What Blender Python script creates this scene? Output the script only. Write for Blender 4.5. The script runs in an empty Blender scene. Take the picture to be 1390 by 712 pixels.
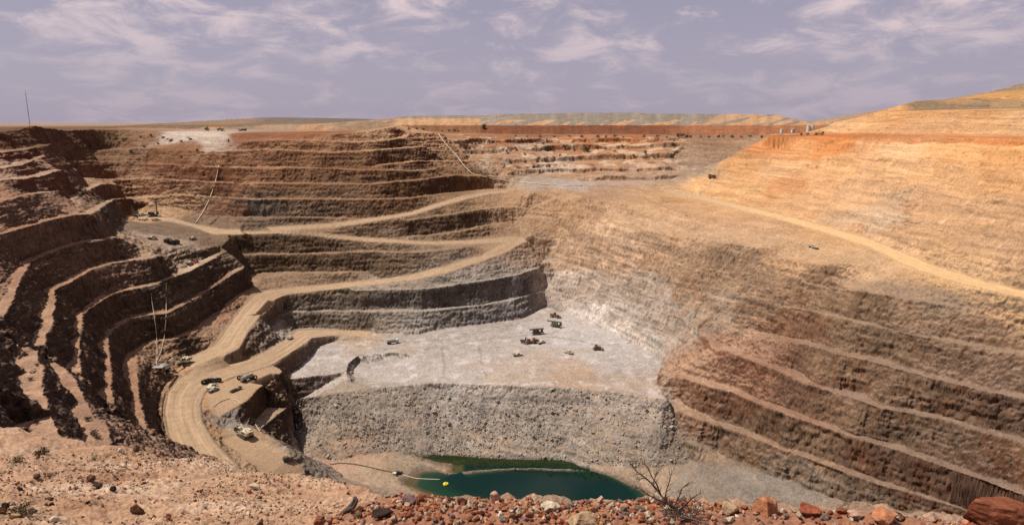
import bpy, math, random
import numpy as np
from mathutils import Vector, Matrix
from mathutils.geometry import delaunay_2d_cdt

S = bpy.context.scene
COL = S.collection
PI = math.pi
RNG = np.random.default_rng(7)
random.seed(7)

# ------------------------------------------------------------------ survey frame
# The camera stands at the origin, looking along +Y and slightly down.  The survey
# below was read off as bearing / depression plus a level, as a mine survey is.
FPX, CX, CY = 927.0, 695.0, 356.0
PITCH = math.atan((356.0 - 167.0) / FPX)
CP, SP = math.cos(PITCH), math.sin(PITCH)

def ray(px, py):
    u = (px - CX) / FPX
    v = -(py - CY) / FPX
    return np.array([u, CP + v * SP, -SP + v * CP])

def at_z(px, py, z):
    d = ray(px, py)
    return d * (z / d[2])

def at_d(px, py, D):
    d = ray(px, py)
    return d * (D / d[1])

def project(P):
    x, y, z = P[..., 0], P[..., 1], P[..., 2]
    zc = y * CP - z * SP
    yc = y * SP + z * CP
    zc = np.maximum(zc, 1e-3)
    return CX + FPX * x / zc, CY - FPX * yc / zc

# ------------------------------------------------------------------ noise
_perm = np.random.default_rng(11).permutation(256)
_perm = np.concatenate([_perm, _perm, _perm]).astype(np.int32)
_g = np.random.default_rng(5).normal(size=(256, 3))
_g = (_g / np.linalg.norm(_g, axis=1, keepdims=True)).astype(np.float32)
_g = np.concatenate([_g, _g, _g])
_gx, _gy, _gz = (np.ascontiguousarray(_g[:, i]) for i in range(3))

from concurrent.futures import ThreadPoolExecutor
_pool = ThreadPoolExecutor(4)
def perlin(x, y, z):
    x = np.asarray(x, np.float32); y = np.asarray(y, np.float32); z = np.asarray(z, np.float32)
    x, y, z = np.broadcast_arrays(x, y, z)
    if x.size < 60000 or x.ndim < 1:
        return _perlin(x, y, z)
    n = max(4, int(math.ceil(x.size / 60000))); n = min(n, x.shape[0])
    b = np.linspace(0, x.shape[0], n + 1).astype(int)
    return np.concatenate(list(_pool.map(lambda k: _perlin(x[b[k]:b[k + 1]], y[b[k]:b[k + 1]], z[b[k]:b[k + 1]]), range(n))))

def _perlin(x, y, z):
    xi = np.floor(x).astype(np.int32); yi = np.floor(y).astype(np.int32); zi = np.floor(z).astype(np.int32)
    fx, fy, fz = x - xi, y - yi, z - zi
    xi &= 255; yi &= 255; zi &= 255
    u = fx * fx * fx * (fx * (fx * 6 - 15) + 10)
    v = fy * fy * fy * (fy * (fy * 6 - 15) + 10)
    w = fz * fz * fz * (fz * (fz * 6 - 15) + 10)
    def g(i, j, k):
        h = _perm.take(_perm.take(_perm.take(xi + i) + (yi + j)) + (zi + k))
        return _gx.take(h) * (fx - i) + _gy.take(h) * (fy - j) + _gz.take(h) * (fz - k)
    a = g(0, 0, 0); b = g(1, 0, 0); a = a + u * (b - a)
    c = g(0, 1, 0); b = g(1, 1, 0); c = c + u * (b - c)
    a = a + v * (c - a)
    c = g(0, 0, 1); b = g(1, 0, 1); c = c + u * (b - c)
    d = g(0, 1, 1); b = g(1, 1, 1); d = d + u * (b - d)
    c = c + v * (d - c)
    return (a + w * (c - a)) * 1.6

def fbm(x, y, z, n=4, gain=0.5):
    s = 0.0; a = 1.0; k = 1.0
    for _ in range(n):
        s = s + a * perlin(x * k, y * k + 7.3 * k, z * k - 3.1)
        a *= gain; k *= 2.03
    return s

# ------------------------------------------------------------------ breaklines
CREST = []      # dense crest points with level, used to bound berm widths
LINES = []      # (pts3d, kind)

def poly3(pts, z=None):
    out = []
    for p in pts:
        if len(p) == 3 and p[2] > 0:          # a positive third value is a ground distance
            out.append(at_d(p[0], p[1], p[2]))
        elif len(p) == 3:
            out.append(at_z(p[0], p[1], p[2]))
        else:
            out.append(at_z(p[0], p[1], z))
    return np.array(out)

def run_on(pts, P):
    """the walls go on past the right of the view in the direction they have there"""
    if pts[-1][0] == 1480:
        d = P[-1] - P[-2]; d[2] = 0
        L_ = np.linalg.norm(d)
        P = np.vstack([P, P[-1] + d / L_ * 60, P[-1] + d / L_ * 130])
    return P

def dens(P, k=0.0055, lo=0.8):
    res = []
    for a, b in zip(P[:-1], P[1:]):
        L = np.linalg.norm(b - a)
        st = max(lo, k * min(np.linalg.norm(a), np.linalg.norm(b)))
        n = max(1, int(L / st))
        t = np.arange(n)[:, None] / n
        res.append(a + (b - a) * t)
    res.append(P[-1:])
    return np.concatenate(res)

def jit(P, A, seed=0.0, zA=None):
    x, y, z = P.T
    s = z * 0.37 + seed
    Q = P.copy()
    Q[:, 0] += A * (fbm(x / 9, y / 9, s, 3) + 0.9 * fbm(x / 30, y / 30, s + 9, 2))
    Q[:, 1] += A * (fbm(x / 9, y / 9, s + 31, 3) + 0.9 * fbm(x / 30, y / 30, s + 47, 2))
    Q[:, 2] += (A * 0.35 if zA is None else zA) * fbm(x / 14, y / 14, s + 77, 3)
    return Q

BERMS = []
def bench(pts, z=None, berm=5.0, side=1, A=0.8, toe=True):
    """crest line of a bench; the berm behind it is laid out in plan"""
    P = dens(run_on(pts, poly3(pts, z)))
    LINES.append(jit(P, A))
    CREST.append(P)
    if toe:
        BERMS.append((P, berm, side, A))

def line(pts, z=None, A=0.25):
    LINES.append(jit(dens(run_on(pts, poly3(pts, z))), A, 3.0, A * 0.3))

def lineD(pts, A=1.5, zA=0.4):
    """pts (px,py,D)"""
    P = run_on(pts, np.array([at_d(*p) for p in pts]))
    LINES.append(jit(dens(P), A, 5.0, zA))

def scarp(pts, hp, back, A=2.2):
    """a ragged near-vertical step: toe (px,py,D) and a lip hp higher in the sight, back metres behind"""
    T = dens(np.array([at_d(*p) for p in pts]), 0.004)
    C = dens(np.array([at_d(p[0], p[1] - hp, p[2] + back) for p in pts]), 0.004)
    n = min(len(T), len(C)); 
    T = T[np.linspace(0, len(T) - 1, n).astype(int)]; C = C[np.linspace(0, len(C) - 1, n).astype(int)]
    J = jit(T, A, 61.0, 0.5) - T
    fade = 0.85 + 0.6 * fbm(T[:, 0] / 26, T[:, 1] / 26, T[:, 2] * 0.2 + 4, 3)
    lift = (C[:, 2] - T[:, 2]) * np.clip(fade, 0.12, 1.15)
    C = C + J; C[:, 2] = T[:, 2] + J[:, 2] + lift
    LINES.append(T + J); LINES.append(C)

def lineX(pts, A=0.5):
    LINES.append(jit(dens(np.array(pts, float), 0.02), A, 8.0))

def finish_berms():
    C = np.concatenate(CREST)
    for P, berm, side, A in BERMS:
        T = np.gradient(P[:, :2], axis=0)
        T = np.stack([np.convolve(np.pad(T[:, i], 4, mode='edge'), np.ones(9) / 9, 'valid') for i in (0, 1)], 1)
        T /= np.linalg.norm(T, axis=1, keepdims=True) + 1e-9
        N = np.stack([-T[:, 1], T[:, 0]], 1) * side
        out = []
        for p, n in zip(P, N):
            m = C[(C[:, 2] > p[2] + 3.5) & (C[:, 2] < p[2] + 26)]
            w = berm * (0.85 + 0.75 * float(fbm(np.float32(p[0] / 16), np.float32(p[1] / 16), np.float32(p[2] * 0.3), 3)))
            if len(m):
                d = m[:, :2] - p[:2]
                dist = np.sqrt((d ** 2).sum(1))
                i = dist.argmin()
                w = min(w, 0.6 * dist[i])
            if w < 0.8:
                continue
            out.append([p[0] + n[0] * w, p[1] + n[1] * w, p[2] + 0.25])
        if len(out) > 1:
            LINES.append(jit(np.array(out), A * 0.7, 21.0))

ROADS = []      # (left edge 3d, right edge 3d) used for the terrain and for the surface
def road(lo, up, A=0.15, tag='haul'):
    """two edges, sampled to equal count"""
    def resample(P, n):
        d = np.concatenate([[0], np.cumsum(np.linalg.norm(np.diff(P, axis=0), axis=1))])
        t = np.linspace(0, d[-1], n)
        return np.stack([np.interp(t, d, P[:, i]) for i in range(3)], 1)
    a, b = run_on(lo, poly3(lo)), run_on(up, poly3(up))
    n = int(max(np.linalg.norm(np.diff(a, axis=0), axis=1).sum(), np.linalg.norm(np.diff(b, axis=0), axis=1).sum()) / 2.0) + 2
    a, b = resample(a, n), resample(b, n)
    ROADS.append((a, b, tag))
    for t in (0, 0.25, 0.5, 0.75, 1.0):
        LINES.append(jit(a + (b - a) * t, A if t in (0, 1) else 0.05, 2.0, 0.03))

# ---- far wall, lowest bench upwards -----------------------------------------
bench([(364,446,-127.4),(374,436,433),(391,423.5,452),(435,423,457),(502,422.5,458),(560,422.5,458),(585,422,461),(641,416,473),(697,407,489),(731,397,514),(742,391,522),(765,389,513),(783,391,505)])
line([(391,446,-136.5),(401,445,-137),(435,445,-138),(491,449,-139),(560,455.5,-140),(596,447.5,-140),(652,439.5,-140),(708,433,-140),(733,420,-140),(742,416.5,-140)], A=0.6)
bench([(480,394.5,466),(520,393.5,467),(560,393,468),(585,391,471),(630,385,479),(675,379,492),(708,372,509),(731,363,528),(740,355.5,538),(752,352,548)], berm=4)
bench([(325,345.5,490),(412,345,496),(502,342,499),(560,343,502),(607,339,511),(640,334,523)], berm=5)
bench([(340,373,480),(412,371,484),(470,370,487),(502,369.5,492)], berm=5)
bench([(555,299,536),(585,294.5,546),(630,288,559),(675,281.5,578),(697,281,587),(720,284,589)], berm=4)
bench([(556,321.5,524),(580,320,531),(630,313.5,545),(652,307.5,555),(676,304,564),(700,305,571)], berm=4)
bench([(343,271,528),(412,270,536),(502,271,546),(562,268.5,566),(607,263,588),(652,258,618),(690,257,634)], berm=6)
bench([(336,295,520),(412,295,524),(460,296,529),(491,297,533)], berm=4)
bench([(340,249,544),(412,249,552),(502,250,562),(560,245,580),(618,238.5,608),(655,238.5,634),(680,240,652)], berm=6)
bench([(322,227,560),(412,227.5,568),(500,231,575),(560,232,592),(590,230,610)], berm=6)
bench([(513,224,588),(560,219.5,606),(585,219,618),(640,218,656)], berm=5)
bench([(309,205,577),(360,203,582),(412,205,585),(460,207,588),(509,204,599),(560,200,622),(580,199,636)], berm=8)
bench([(330,192,594),(380,189.5,599),(440,191,603),(480,193.5,606),(530,190,620),(552,186,638)], berm=8)
lineD([(290,181,640),(412,182,618),(457,182,622),(500,178,630),(534,172,645),(556,180,652),(600,181,680)], 1.5)
lineD([(290,178,700),(412,179,700),(500,176,700),(540,170,700),(600,180,760)], 2)

# ---- haul road system --------------------------------------------------------
road([(262,504,-126.4),(274,497,-125.8),(300,486,-124),(326,473,-122.5),(339,448,-120),(357,425,-117.5),(375,406,-116),(391,399.5,461),(457,392,470),(502,386.5,473),(560,380,479),(607,370,488),(652,355,507),(686,343,527),(702,334,538),(715,327,547)],
     [(248,492,-126),(258,484.5,-125.6),(275,476,-124.4),(290,468,-122.6),(308,443,-119.8),(326,419,-117),(344,399,445),(357,394,458),(390,390.5,470),(457,384.5,479),(525,377.5,485),(560,371.5,488),(607,359,498),(652,346,518),(675,333,536),(684,328,543)])
road([(715,328,547),(702,329.5,547),(679,330,543),(630,331.8,530),(585,332.6,518),(540,329.5,512),(502,328,510),(457,323.8,509),(412,318.5,508),(376,317,506),(330,318,503)],
     [(712,322,557),(700,320,555),(675,321.5,551),(630,325.8,538),(585,327,526),(540,325,519),(502,322.5,517),(457,318.5,513),(412,313,510),(376,312,510),(330,314,508)])
road([(370,316,508),(412,311,516),(457,309,519),(502,301.5,527),(560,291.7,545),(585,284,556),(630,271,578),(664,263.5,603),(690,260.5,620)],
     [(362,308,515),(412,304.5,521),(457,301.8,525),(525,292.6,541),(560,287,554),(585,278,566),(630,265,589),(664,259.4,614),(690,257.6,631)])
road([(330,318,497),(287.6,318.5,492),(260,307.5,503),(229,301,508),(199,299.5,510),(180,296,515)],
     [(330,311,508),(307,311.5,506),(268,305,512),(238,297,518),(215,291.5,524),(180,287,528)])
road([(330,640,-134.5),(324,631,-134),(293,600,-131.6),(276,572,-130),(273,550,-129),(279,533,-128.6),(293,522,-128.6),(321,510.6,-129),(368,496.5,-130),(402,475,-132),(425,458.5,-135),(460,454.5,-138.4),(500,458,-139.9)],
     [(242,640,-133.5),(234,617,-132.5),(224,584,-130.6),(220,558,-129.2),(225,533,-128),(242,511,-127.2),(267,502.5,-127.4),(321,491,-128.6),(357,478,-130),(386.5,460.5,-132.6),(400,447.5,-135.6),(435,446.5,-138),(500,449.5,-139.8)])
# low windrow along the outer edge of the big bend
line([(231,617,-130.6),(221,584,-129.2),(217.5,556,-127.6),(222.5,531,-126.4),(240,508,-125.9)], A=0.1)
line([(228,617,-133),(218,586,-131.4),(214,557,-129.6),(219,530,-128),(236,507,-127)], A=0.1)

# right-hand haul road, from far nose to right frame edge
road([(900,262,-59.5),(940,270,-61.5),(990,282,-63.5),(1053,297,-65.5),(1116,315,-67.5),(1180,336,-69.5),(1222,358,-71.5),(1264,374,-73),(1327,391,-74.6),(1390,405,-76),(1480,428,-78)],
     [(905,258,-58.5),(945,264,-60),(990,275,-62),(1053,290,-64),(1116,306,-66),(1180,324,-68),(1222,341,-70),(1264,359,-71.6),(1327,379,-73.6),(1390,395,-75.4),(1480,417,-77.6)])

# ---- left spur and benches ----------------------------------------------------
bench([(310,341,462),(300,345,452),(274,359,428),(258,368.5,-89),(238,375,-89),(202,388),(157,397),(135,410),(112,426),(111,439),(110,460),(109.5,485),(110,506),(113,516)], -89, berm=4.6, side=-1, A=0.42)
bench([(336,361,455),(310,376,438),(285,393,415),(262,408,391),(245,416,-102.5),(227,426),(202,427),(177.5,432.6),(157,446),(149,457),(147.5,470),(148,480),(151,497),(151,519),(155,541),(158,556)], -102.5, berm=4.6, side=-1, A=0.42)
bench([(349,388,459),(330,400,440),(305,420,414),(279,440,390),(262,452,-115.6),(240,459),(222,461),(200,467),(186.5,479),(183,493),(188,522),(191,544),(195.5,567),(199,586)], -115.6, berm=4.6, side=-1, A=0.42)
bench([(222,347,-76),(216,349),(202,350.5),(180,353),(157,356),(130,364),(97,382),(76,392),(75,412),(72,435),(65,456),(63,470)], -76, berm=5, side=-1, A=0.42)
bench([(158,321,-63.5),(153,323),(101,330),(67,344),(43,354),(31,371),(25,397),(13,417),(7,428),(0,436)], -63.5, berm=5, side=-1, A=0.42)
bench([(183,269,540),(157,270,500),(144,278,440),(126,290,-49.5),(101,292),(74,297.5),(34,309),(0,318.5),(-60,338),(-120,362)], -49.5, berm=5, side=-1, A=0.42)
bench([(160,250,537),(137,250,495),(112,262,440),(97,273,405),(74,260,396),(45,263,368),(0,274,332),(-60,288,310)], berm=5, side=-1, A=0.42)
bench([(85,230,432),(54,239.5,400),(20,243,374),(0,245,362),(-60,258,340)], berm=8, side=-1)
bench([(146,243,542),(115,241.5,512),(99,241.5,486)], berm=5, side=-1)
bench([(322,227,560),(260,226,572),(200,222,582),(146,219.5,570),(110,219.5,535),(81,219.5,500)], berm=1.5, side=-1, A=3.4)
bench([(60,212,445),(29,224,404),(0,228,386),(-60,238,362)], berm=7, side=-1)
bench([(70,196,470),(30,204,428),(0,206,410),(-60,212,384)], berm=7, side=-1)
bench([(343,271,528),(300,268,543),(250,264,550),(200,267,546),(183,269,542)], berm=1.5, side=-1, A=3.2)
bench([(340,249,544),(300,248,556),(260,246,562),(200,241,564),(160,243,558)], berm=1.5, side=-1, A=3.4)
bench([(309,205,577),(290,206,583),(250,204,592),(200,200,600),(150,203,592),(120,206,570)], berm=6, side=-1, A=3)
bench([(336,295,520),(290,294,526),(240,284,535),(205,276,538)], berm=1.2, side=-1, A=3)
lineD([(-120,186,405),(-40,182,420),(0,179,434),(25,176,462),(50,170.6,490),(62,174,508),(90,177,555),(130,176,600),(170,176,625),(210,178,640),(290,181,640)], 1.5)
lineD([(-120,181,620),(0,177.5,620),(60,173.5,620),(130,174,680),(200,175,720),(290,178,700)], 2)

# ---- pads on the left ----------------------------------------------------------
line([(165,297,480),(158,307,430),(154,319,396),(170,326,398),(189,334,398),(211,346,396),(223,357,396),(234,371,397)])
line([(172,289,512),(167,308,452),(170,316,426),(183,324,418),(203,336,413),(226,350,410),(240,366,408)])
line([(196,325,432),(225,321,450),(260,320,473),(290,323,476),(315,322,482)])
line([(208,337,417),(240,336,435),(268,330,456)])
line([(240,348,425),(270,340,447),(300,335,466)])
line([(234,357,415),(260,355,433),(285,350,451)])
line([(240,366,409),(258,362,424),(275,354,441),(300,341,464)])
line([(175,299,492),(190,303,485),(215,306,488),(240,309,495)])
line([(180,316,442),(205,315,457),(235,313,476),(262,314,486)])

# ---- ramp across the left wall ---------------------------------------------------
line([(-60,400,-55),(-20,424,-60.5),(0,431,-63),(25,449,-68.5),(47,466,-73.5),(65,479,-77.5),(97,504,-87),(112,513,-89.4),(142,540,-99),(158,555,-102.6),(177,569,-109),(198,585,-115.2),(214,604,-121),(235,640,-129)], A=0.2)
line([(-60,428,-57),(-20,447,-62.4),(0,455,-65),(25,467,-70.5),(48,478,-75.4),(65,486,-79),(85,503,-84.6),(106,521,-90.6),(117,536,-94.6),(135,557,-100.8),(157,583,-108.8),(177,606,-115.6),(205,650,-126)], A=0.25)
# near side of ramp: berms A and B with the faces between
bench([(52,475,-73.4),(55,488,-71.6),(57,513,-70.6),(63,540,-70.6),(67,558,-70.6),(85,589,-70.6),(103,620,-70.6)], berm=9, side=-1, A=0.42)
bench([(66,483,-79.6),(78,490,-80.4),(108,520,-81.5),(119,544,-81.5),(126,562,-81.5),(144,585,-81.5),(152,620,-81.5)], berm=6.5, side=-1, A=0.42)
line([(-30,440,-58),(-14,470,-59),(-10,520,-59),(-8,560,-59),(0,600,-59)])
line([(-60,440,-57),(-60,520,-56),(-40,600,-55)])

# ---- lower left pads and cliff ------------------------------------------------------
bench([(384,503,-131),(380,509,-130.6),(368,518,-130.4),(352,526,-130.2),(335,544,-130.4),(315,556,-131),(302,566,-132)], toe=False, A=0.4)
line([(300,530,-129),(330,522,-129.6),(360,510,-130),(380,500,-130.8)])
line([(285,555,-130),(300,548,-130)])
line([(392,508,-139.6),(393,536,-141),(394.5,549,-142)], A=0.3)
bench([(394,550,-142),(376,563,-142.4),(353,581,-142.6)], toe=False, A=0.3)
line([(385,533,-142),(366,548,-142),(348,566,-142),(340,574,-141)], A=0.3)
line([(298,568,-133),(312,568,-133.6),(340,579,-134.4),(357,587,-135.4),(380,601,-137.4),(400,614.5,-139.6),(425,632,-145),(450,648,-151),(490,664,-158),(520,675,-161)], A=0.2)
line([(304,580,-134.6),(330,592,-135.6),(360,607,-137.6),(390,625,-141),(420,645,-147),(450,662,-152.6)], A=0.2)
line([(297,600,-133.6),(320,610,-135.4),(345,625,-137),(370,640,-140),(400,660,-146)], A=0.2)
line([(398,547,-152),(399,575,-158),(400,600,-162),(412,618,-162.6),(435,631,-163),(450,634,-163)], A=0.3)

# ---- pit floor, scoop, rubble slope, water -------------------------------------------
line([(389,535,-142.4),(400,541,-142.6),(430,537,-141.6),(454,533,-140.8),(524,525,-140.2),(598,518,-140),(650,521,-140),(700,523,-140),(766,525,-140),(836,532,-140),(880,538,-140),(902,541,-140)], A=0.7)
line([(407,498,-141),(436,467.5,-141),(455,463,-141),(480,462,-140.6)], A=0.3)
line([(500,470,-140.6),(600,470,-140),(700,465,-140),(780,450,-140),(830,470,-140),(880,500,-140)], A=0.1)
line([(600,495,-140),(700,495,-140),(800,500,-140),(870,520,-140)], A=0.1)
line([(474,519,-140.4),(470,505,-139.4),(474,492,-139.2),(486,483,-139.4),(505,480,-139.6),(530,478,-139.8),(555,480,-140)], A=0.3)
line([(484,517,-143),(478,505,-143.2),(482,495,-143.3),(494,487,-143),(512,484.5,-142.4),(535,482.5,-141.4)], A=0.3)
line([(500,513,-143),(498,503,-143),(505,494,-143),(520,487,-142.6)], A=0.3)
line([(508,508,-143.6),(530,494,-143.4),(550,487,-142.4)], A=0.3)
line([(560,515,-141.6),(575,500,-141),(565,488,-140.6)], A=0.2)
# toe of rubble
line([(436,632,-163),(454,628,-163.4),(490,618,-162.6),(533,614,-163.6),(560,618,-165.2),(578,621,-166.3),(600,625,-166.4),(640,627,-166.4),(680,629,-166.4),(730,628,-166.4),(776,627,-166.2),(790,630,-165),(840,634,-164),(888,636,-163.6),(930,629,-162.6),(938,627,-162)], A=0.8)
line([(904,541,-141.4),(918,570,-149),(930,600,-156),(937,626,-161.6)], A=0.5)
line([(590,624.5,-168),(640,629.5,-168.4),(700,631,-168),(760,629.5,-167.4)], A=0.2)
line([(540,622,-164.6),(560,628,-165.0),(577,627,-165.0),(595,636,-165.0),(609,640.5,-165.2),(640,637.8,-165.1),(680,635.2,-165.0),(730,634.6,-165.0),(770,635.8,-164.9),(790,635,-164.9)], A=0.2)
line([(580,637,-165.9),(609,643.2,-166.3),(640,640.4,-166.4),(680,637.6,-166.4),(730,637,-166.4),(776,638.2,-166.3),(806,640,-166.2),(833,649,-166.2),(869,666.5,-166.2),(890,685,-166.2)], A=0.2)
line([(550,654,-166.2),(562,646,-166.1),(578,638,-166)], A=0.2)
line([(550,654,-166.2),(574,666.5,-166.2),(610,680,-166.2),(660,696,-166.2)], A=0.2)
line([(600,656,-168.6),(640,650,-171),(700,645,-172),(780,648,-172),(820,660,-171),(850,676,-170)], A=0.1)
line([(640,665,-171),(700,660,-174),(780,665,-174),(840,690,-172)], A=0.1)
line([(470,632,-162.6),(510,634,-163),(540,640,-164.6)])
line([(468,648,-162),(500,657,-162.6),(535,664,-163.6),(580,682,-164.4),(620,700,-164.4)])
line([(820,637,-164.6),(870,650,-164.4),(920,660,-163),(960,650,-161.6),(950,640,-161.6)])
line([(900,680,-164),(960,690,-162.6),(1020,690,-161)])

# ---- middle slope -----------------------------------------------------------------------
line([(738.6,417,-140),(765,424,-140),(790,432,-140),(836,455,-140),(870,471,-140),(892,486,-140),(897,494,-140),(893,510,-140),(890,525,-140),(900,538,-140)], A=0.5)
bench([(745,262,-61),(765,275,582),(790,288,562),(816,292.6,545),(836,304.6,515),(892,316,470),(940,322,440),(982,329,418),(1038,338,400),(1052,350,392),(1083,355,380),(1120,357,366),(1151,358,359),(1196,362,351)], berm=2, A=0.4)
line([(694,259,-60.6),(720,262,-60.6),(745,262,-61),(780,263,-60),(800,270,-62),(850,277,-63.6),(900,277,-63.6)])
line([(862,264,-60.4),(890,278,-62),(930,290,-63.6),(985,300,-65.6),(1040,311,-67.6)], A=0.4)
bench([(900,280,-63.4),(920,287,-64.6),(985,304,-67),(1040,314,-68.6),(1080,325,-69.6)], berm=3, A=0.5)
# level lines carried across the big raked slope between its top and its toe
_T = np.array([at_d(*p) for p in [(760,272,590),(775,281,573),(790,288,562),(816,292.6,545),(836,304.6,515),(864,310,492),(892,316,470),(940,322,440),(982,329,418),(1038,338,400),(1052,350,392)]])
_B = np.array([at_z(p[0], p[1], -140) for p in [(746,418.5),(758,422),(772,426.5),(790,432),(815,444.5),(836,455),(848,461),(862,467),(876,475),(890,485),(897,494)]])
for _f in (0.08, 0.2, 0.34, 0.48, 0.62, 0.76, 0.9):
    _P = dens(_B + (_T - _B) * _f)
    _J = jit(_P, 0.9, 3.0 + _f)
    LINES.append(_J)
    _d = (_T - _B)[:, :2].mean(0); _d /= np.linalg.norm(_d)
    _fd = np.clip(0.5 + 0.9 * fbm(_P[:, 0] / 20, _P[:, 1] / 20, _P[:, 2] * 0.2 + 9, 3), 0.08, 1.2)
    LINES.append(_J + np.column_stack([_d[0] * 0.9 * np.ones(len(_P)), _d[1] * 0.9 * np.ones(len(_P)), 3.2 * _fd]))
# ---- right wall benches --------------------------------------------------------------------
bench([(1085,382,366),(1117,390,356),(1170,396,-81),(1247,408,-81.5),(1332,421,-82),(1390,444,-86),(1480,472,-90)], -80, berm=2, side=1, A=0.4)
bench([(1060,416,363),(1090,420,349),(1140,431),(1185,442),(1242,456),(1287,462),(1355,474),(1390,480),(1480,500)], -94, berm=3, side=1, A=0.4)
bench([(1012,447,368),(1030,452,359),(1072,461,342),(1117,474),(1162,486),(1209,497),(1265,514),(1332,530),(1390,541),(1480,560)], -107, berm=6.0, side=1, A=0.5)
bench([(968,470,-121.6),(990,478),(1016,487),(1057,502),(1095,522),(1151,537),(1197,554),(1276,568),(1355,592),(1390,600),(1480,622)], -121, berm=6.0, side=1, A=0.5)
bench([(897,505,-133.6),(920,509,-133.8),(945,518,-134),(966,526),(994,532),(1027,547),(1072,564),(1117,579),(1162,595),(1220,611),(1265,627),(1310,643),(1346,656),(1390,673),(1480,706)], -134, berm=6.0, side=1, A=0.5)
bench([(906,544,-143),(920,556,-145),(937,564,-146),(960,572),(1005,587),(1050,605),(1095,621),(1140,638),(1185,654),(1240,670),(1310,692),(1400,724),(1480,752)], -147.5, berm=6.0, side=1, A=0.5)
bench([(936,600,-155),(950,606,-156),(971,614),(994,631),(1039,650),(1080,662),(1140,684),(1220,715),(1320,752)], -159, berm=5, side=1, A=0.7)
line([(940,625,-161),(965,636,-162),(1000,655,-162),(1040,672,-162),(1100,700,-162)], A=0.4)

# ---- right upper wall -------------------------------------------------------------------------
lineD([(1045,184,640),(1032,191,632),(1018,198,624),(1003,206,616),(985,218,606),(975,232,598),(965,246,590),(950,260,582)], 0.8)
lineD([(1060,184,668),(1055,192,690),(1030,215,690),(1010,232,680),(990,246,660)], 1)
line([(1045,184.6,-11.2),(1090,185,-11),(1130,185,-10.4),(1200,187,-10),(1300,187.5,-9.2),(1390,188,-8.4),(1480,190,-7.8)], A=0.7)
bench([(1018,198,624),(1060,203,600),(1130,208,532),(1200,211,462),(1270,216,425),(1390,222,368),(1480,228,335)], berm=1.8, A=0.7)
bench([(985,218,606),(1040,226,582),(1110,236,525),(1200,241,442),(1300,250,392),(1390,262,349),(1480,272,318)], berm=1.5, A=0.7)
bench([(975,244,590),(1020,250,565),(1090,262,508),(1160,272,452),(1250,290,392),(1330,305,350),(1390,318,327),(1480,335,300)], berm=1.5, A=0.7)
line([(1045,183,-10.6),(1090,183,-10.4),(1130,183.4,-9.8),(1200,185,-9.4),(1300,185.5,-8.6),(1390,186,-7.9),(1480,188,-7.2)], A=0.3)
lineD([(1045,181.5,720),(1090,181.5,680),(1120,182,612),(1160,182.5,566),(1200,182.5,532),(1250,182,498),(1300,182,474),(1390,183,430),(1480,184,408)], 0.8)
lineD([(1122,181,640),(1134,166,634),(1170,162.5,598),(1206,152.5,568),(1250,150.5,536),(1300,149.5,510),(1390,150,464),(1480,150,440)], 0.8)
lineD([(1212,150.5,606),(1240,148.8,600),(1300,147.6,588),(1345,147,576),(1390,146,560),(1480,145,540)], 0.8)
lineD([(1212,150,622),(1222,143,622),(1240,137.4,620),(1262,136.2,618),(1300,134.6,606),(1345,133,594),(1390,129,580),(1480,122,560)], 0.8)
lineD([(1300,134,680),(1330,128,680),(1350,125,680),(1390,121.5,680),(1480,112,680)], 1)
lineD([(1366,122,760),(1390,113,760),(1430,104,760),(1480,102,760)], 1)
lineD([(1480,102,1000),(1300,140,1000),(1200,160,1000)], 1)

# ---- far notch, centre ---------------------------------------------------------------------------
line([(700,257,-58.6),(745,254,-57),(770,251,-55),(830,250,-54.6),(900,251,-55),(925,254,-56)], A=0.4)
line([(850,262,-60),(900,260,-59),(850,257,-58),(800,259,-58.6)], A=0.4)
lineD([(600,182,760),(700,183.5,800),(800,183.5,800),(900,184,800),(1045,184,800),(1120,182.6,760)], 1)
scarp([(785,245.5,656),(830,245,660),(880,244.5,660),(908,243.5,662)], 6.5, 1.6)
scarp([(700,236,664),(745,234.5,676),(800,233,684),(860,232.5,686),(912,231,690)], 5.5, 2.0, 2.6)
scarp([(690,222,684),(750,219.5,706),(800,218,710),(850,216.5,712),(915,214,714)], 7, 2.2, 2.8)
scarp([(640,210,700),(680,207,716),(750,204.5,734),(800,203,736),(850,202,738),(918,200,740)], 6.5, 2.2, 2.8)
scarp([(600,194,680),(640,194,716),(700,194,750),(760,193.5,762),(850,193,764),(920,192.5,764)], 5.5, 2.0, 2.4)
scarp([(700,229,672),(730,228,684),(780,226,694)], 4, 1.6, 2.0)
scarp([(930,192.5,760),(985,191,760),(1040,190,756)], 3, 2.0, 1.2)
# grey tip slope at the right end of the notch
lineD([(926,195,738),(960,193,742),(1000,192,744),(1045,191,744)], 0.6)
lineD([(926,232,690),(945,234,680),(965,240,668),(990,248,665)], 0.8)

# ---- surface beyond the pit, dumps ------------------------------------------------------------------
for D in (1000,):
    lineD([(-300,176,D),(0,175.5,D),(120,174.5,D),(260,173.4,D),(420,173,D)], 2, 0.6)
lineD([(140,172,1350),(200,170.4,1350),(300,168,1350),(330,166.5,1350),(440,165.5,1350),(540,167,1350)], 3, 0.5)
lineD([(300,178,980),(310,173,1060),(420,170.5,1060),(530,168.5,1060)], 3, 0.6)
lineD([(320,165,1400),(333,160.5,1420),(350,159,1420),(440,160,1420),(500,161.4,1420),(538,164,1420)], 3, 0.4)
lineD([(540,171,1000),(548,166,1010),(560,164.4,1012),(640,165,1012),(652,170,1012)], 1, 0.3)
lineD([(545,162.5,1080),(553,157,1120),(600,156.4,1120),(680,157,1140)], 0.8, 0.3)
lineD([(600,180.5,960),(650,181.4,972),(700,181.4,976),(800,181.4,976),(900,181.6,976),(1000,181.6,976),(1075,181.4,980),(1150,179,990)], 0.8, 0.3)
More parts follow.
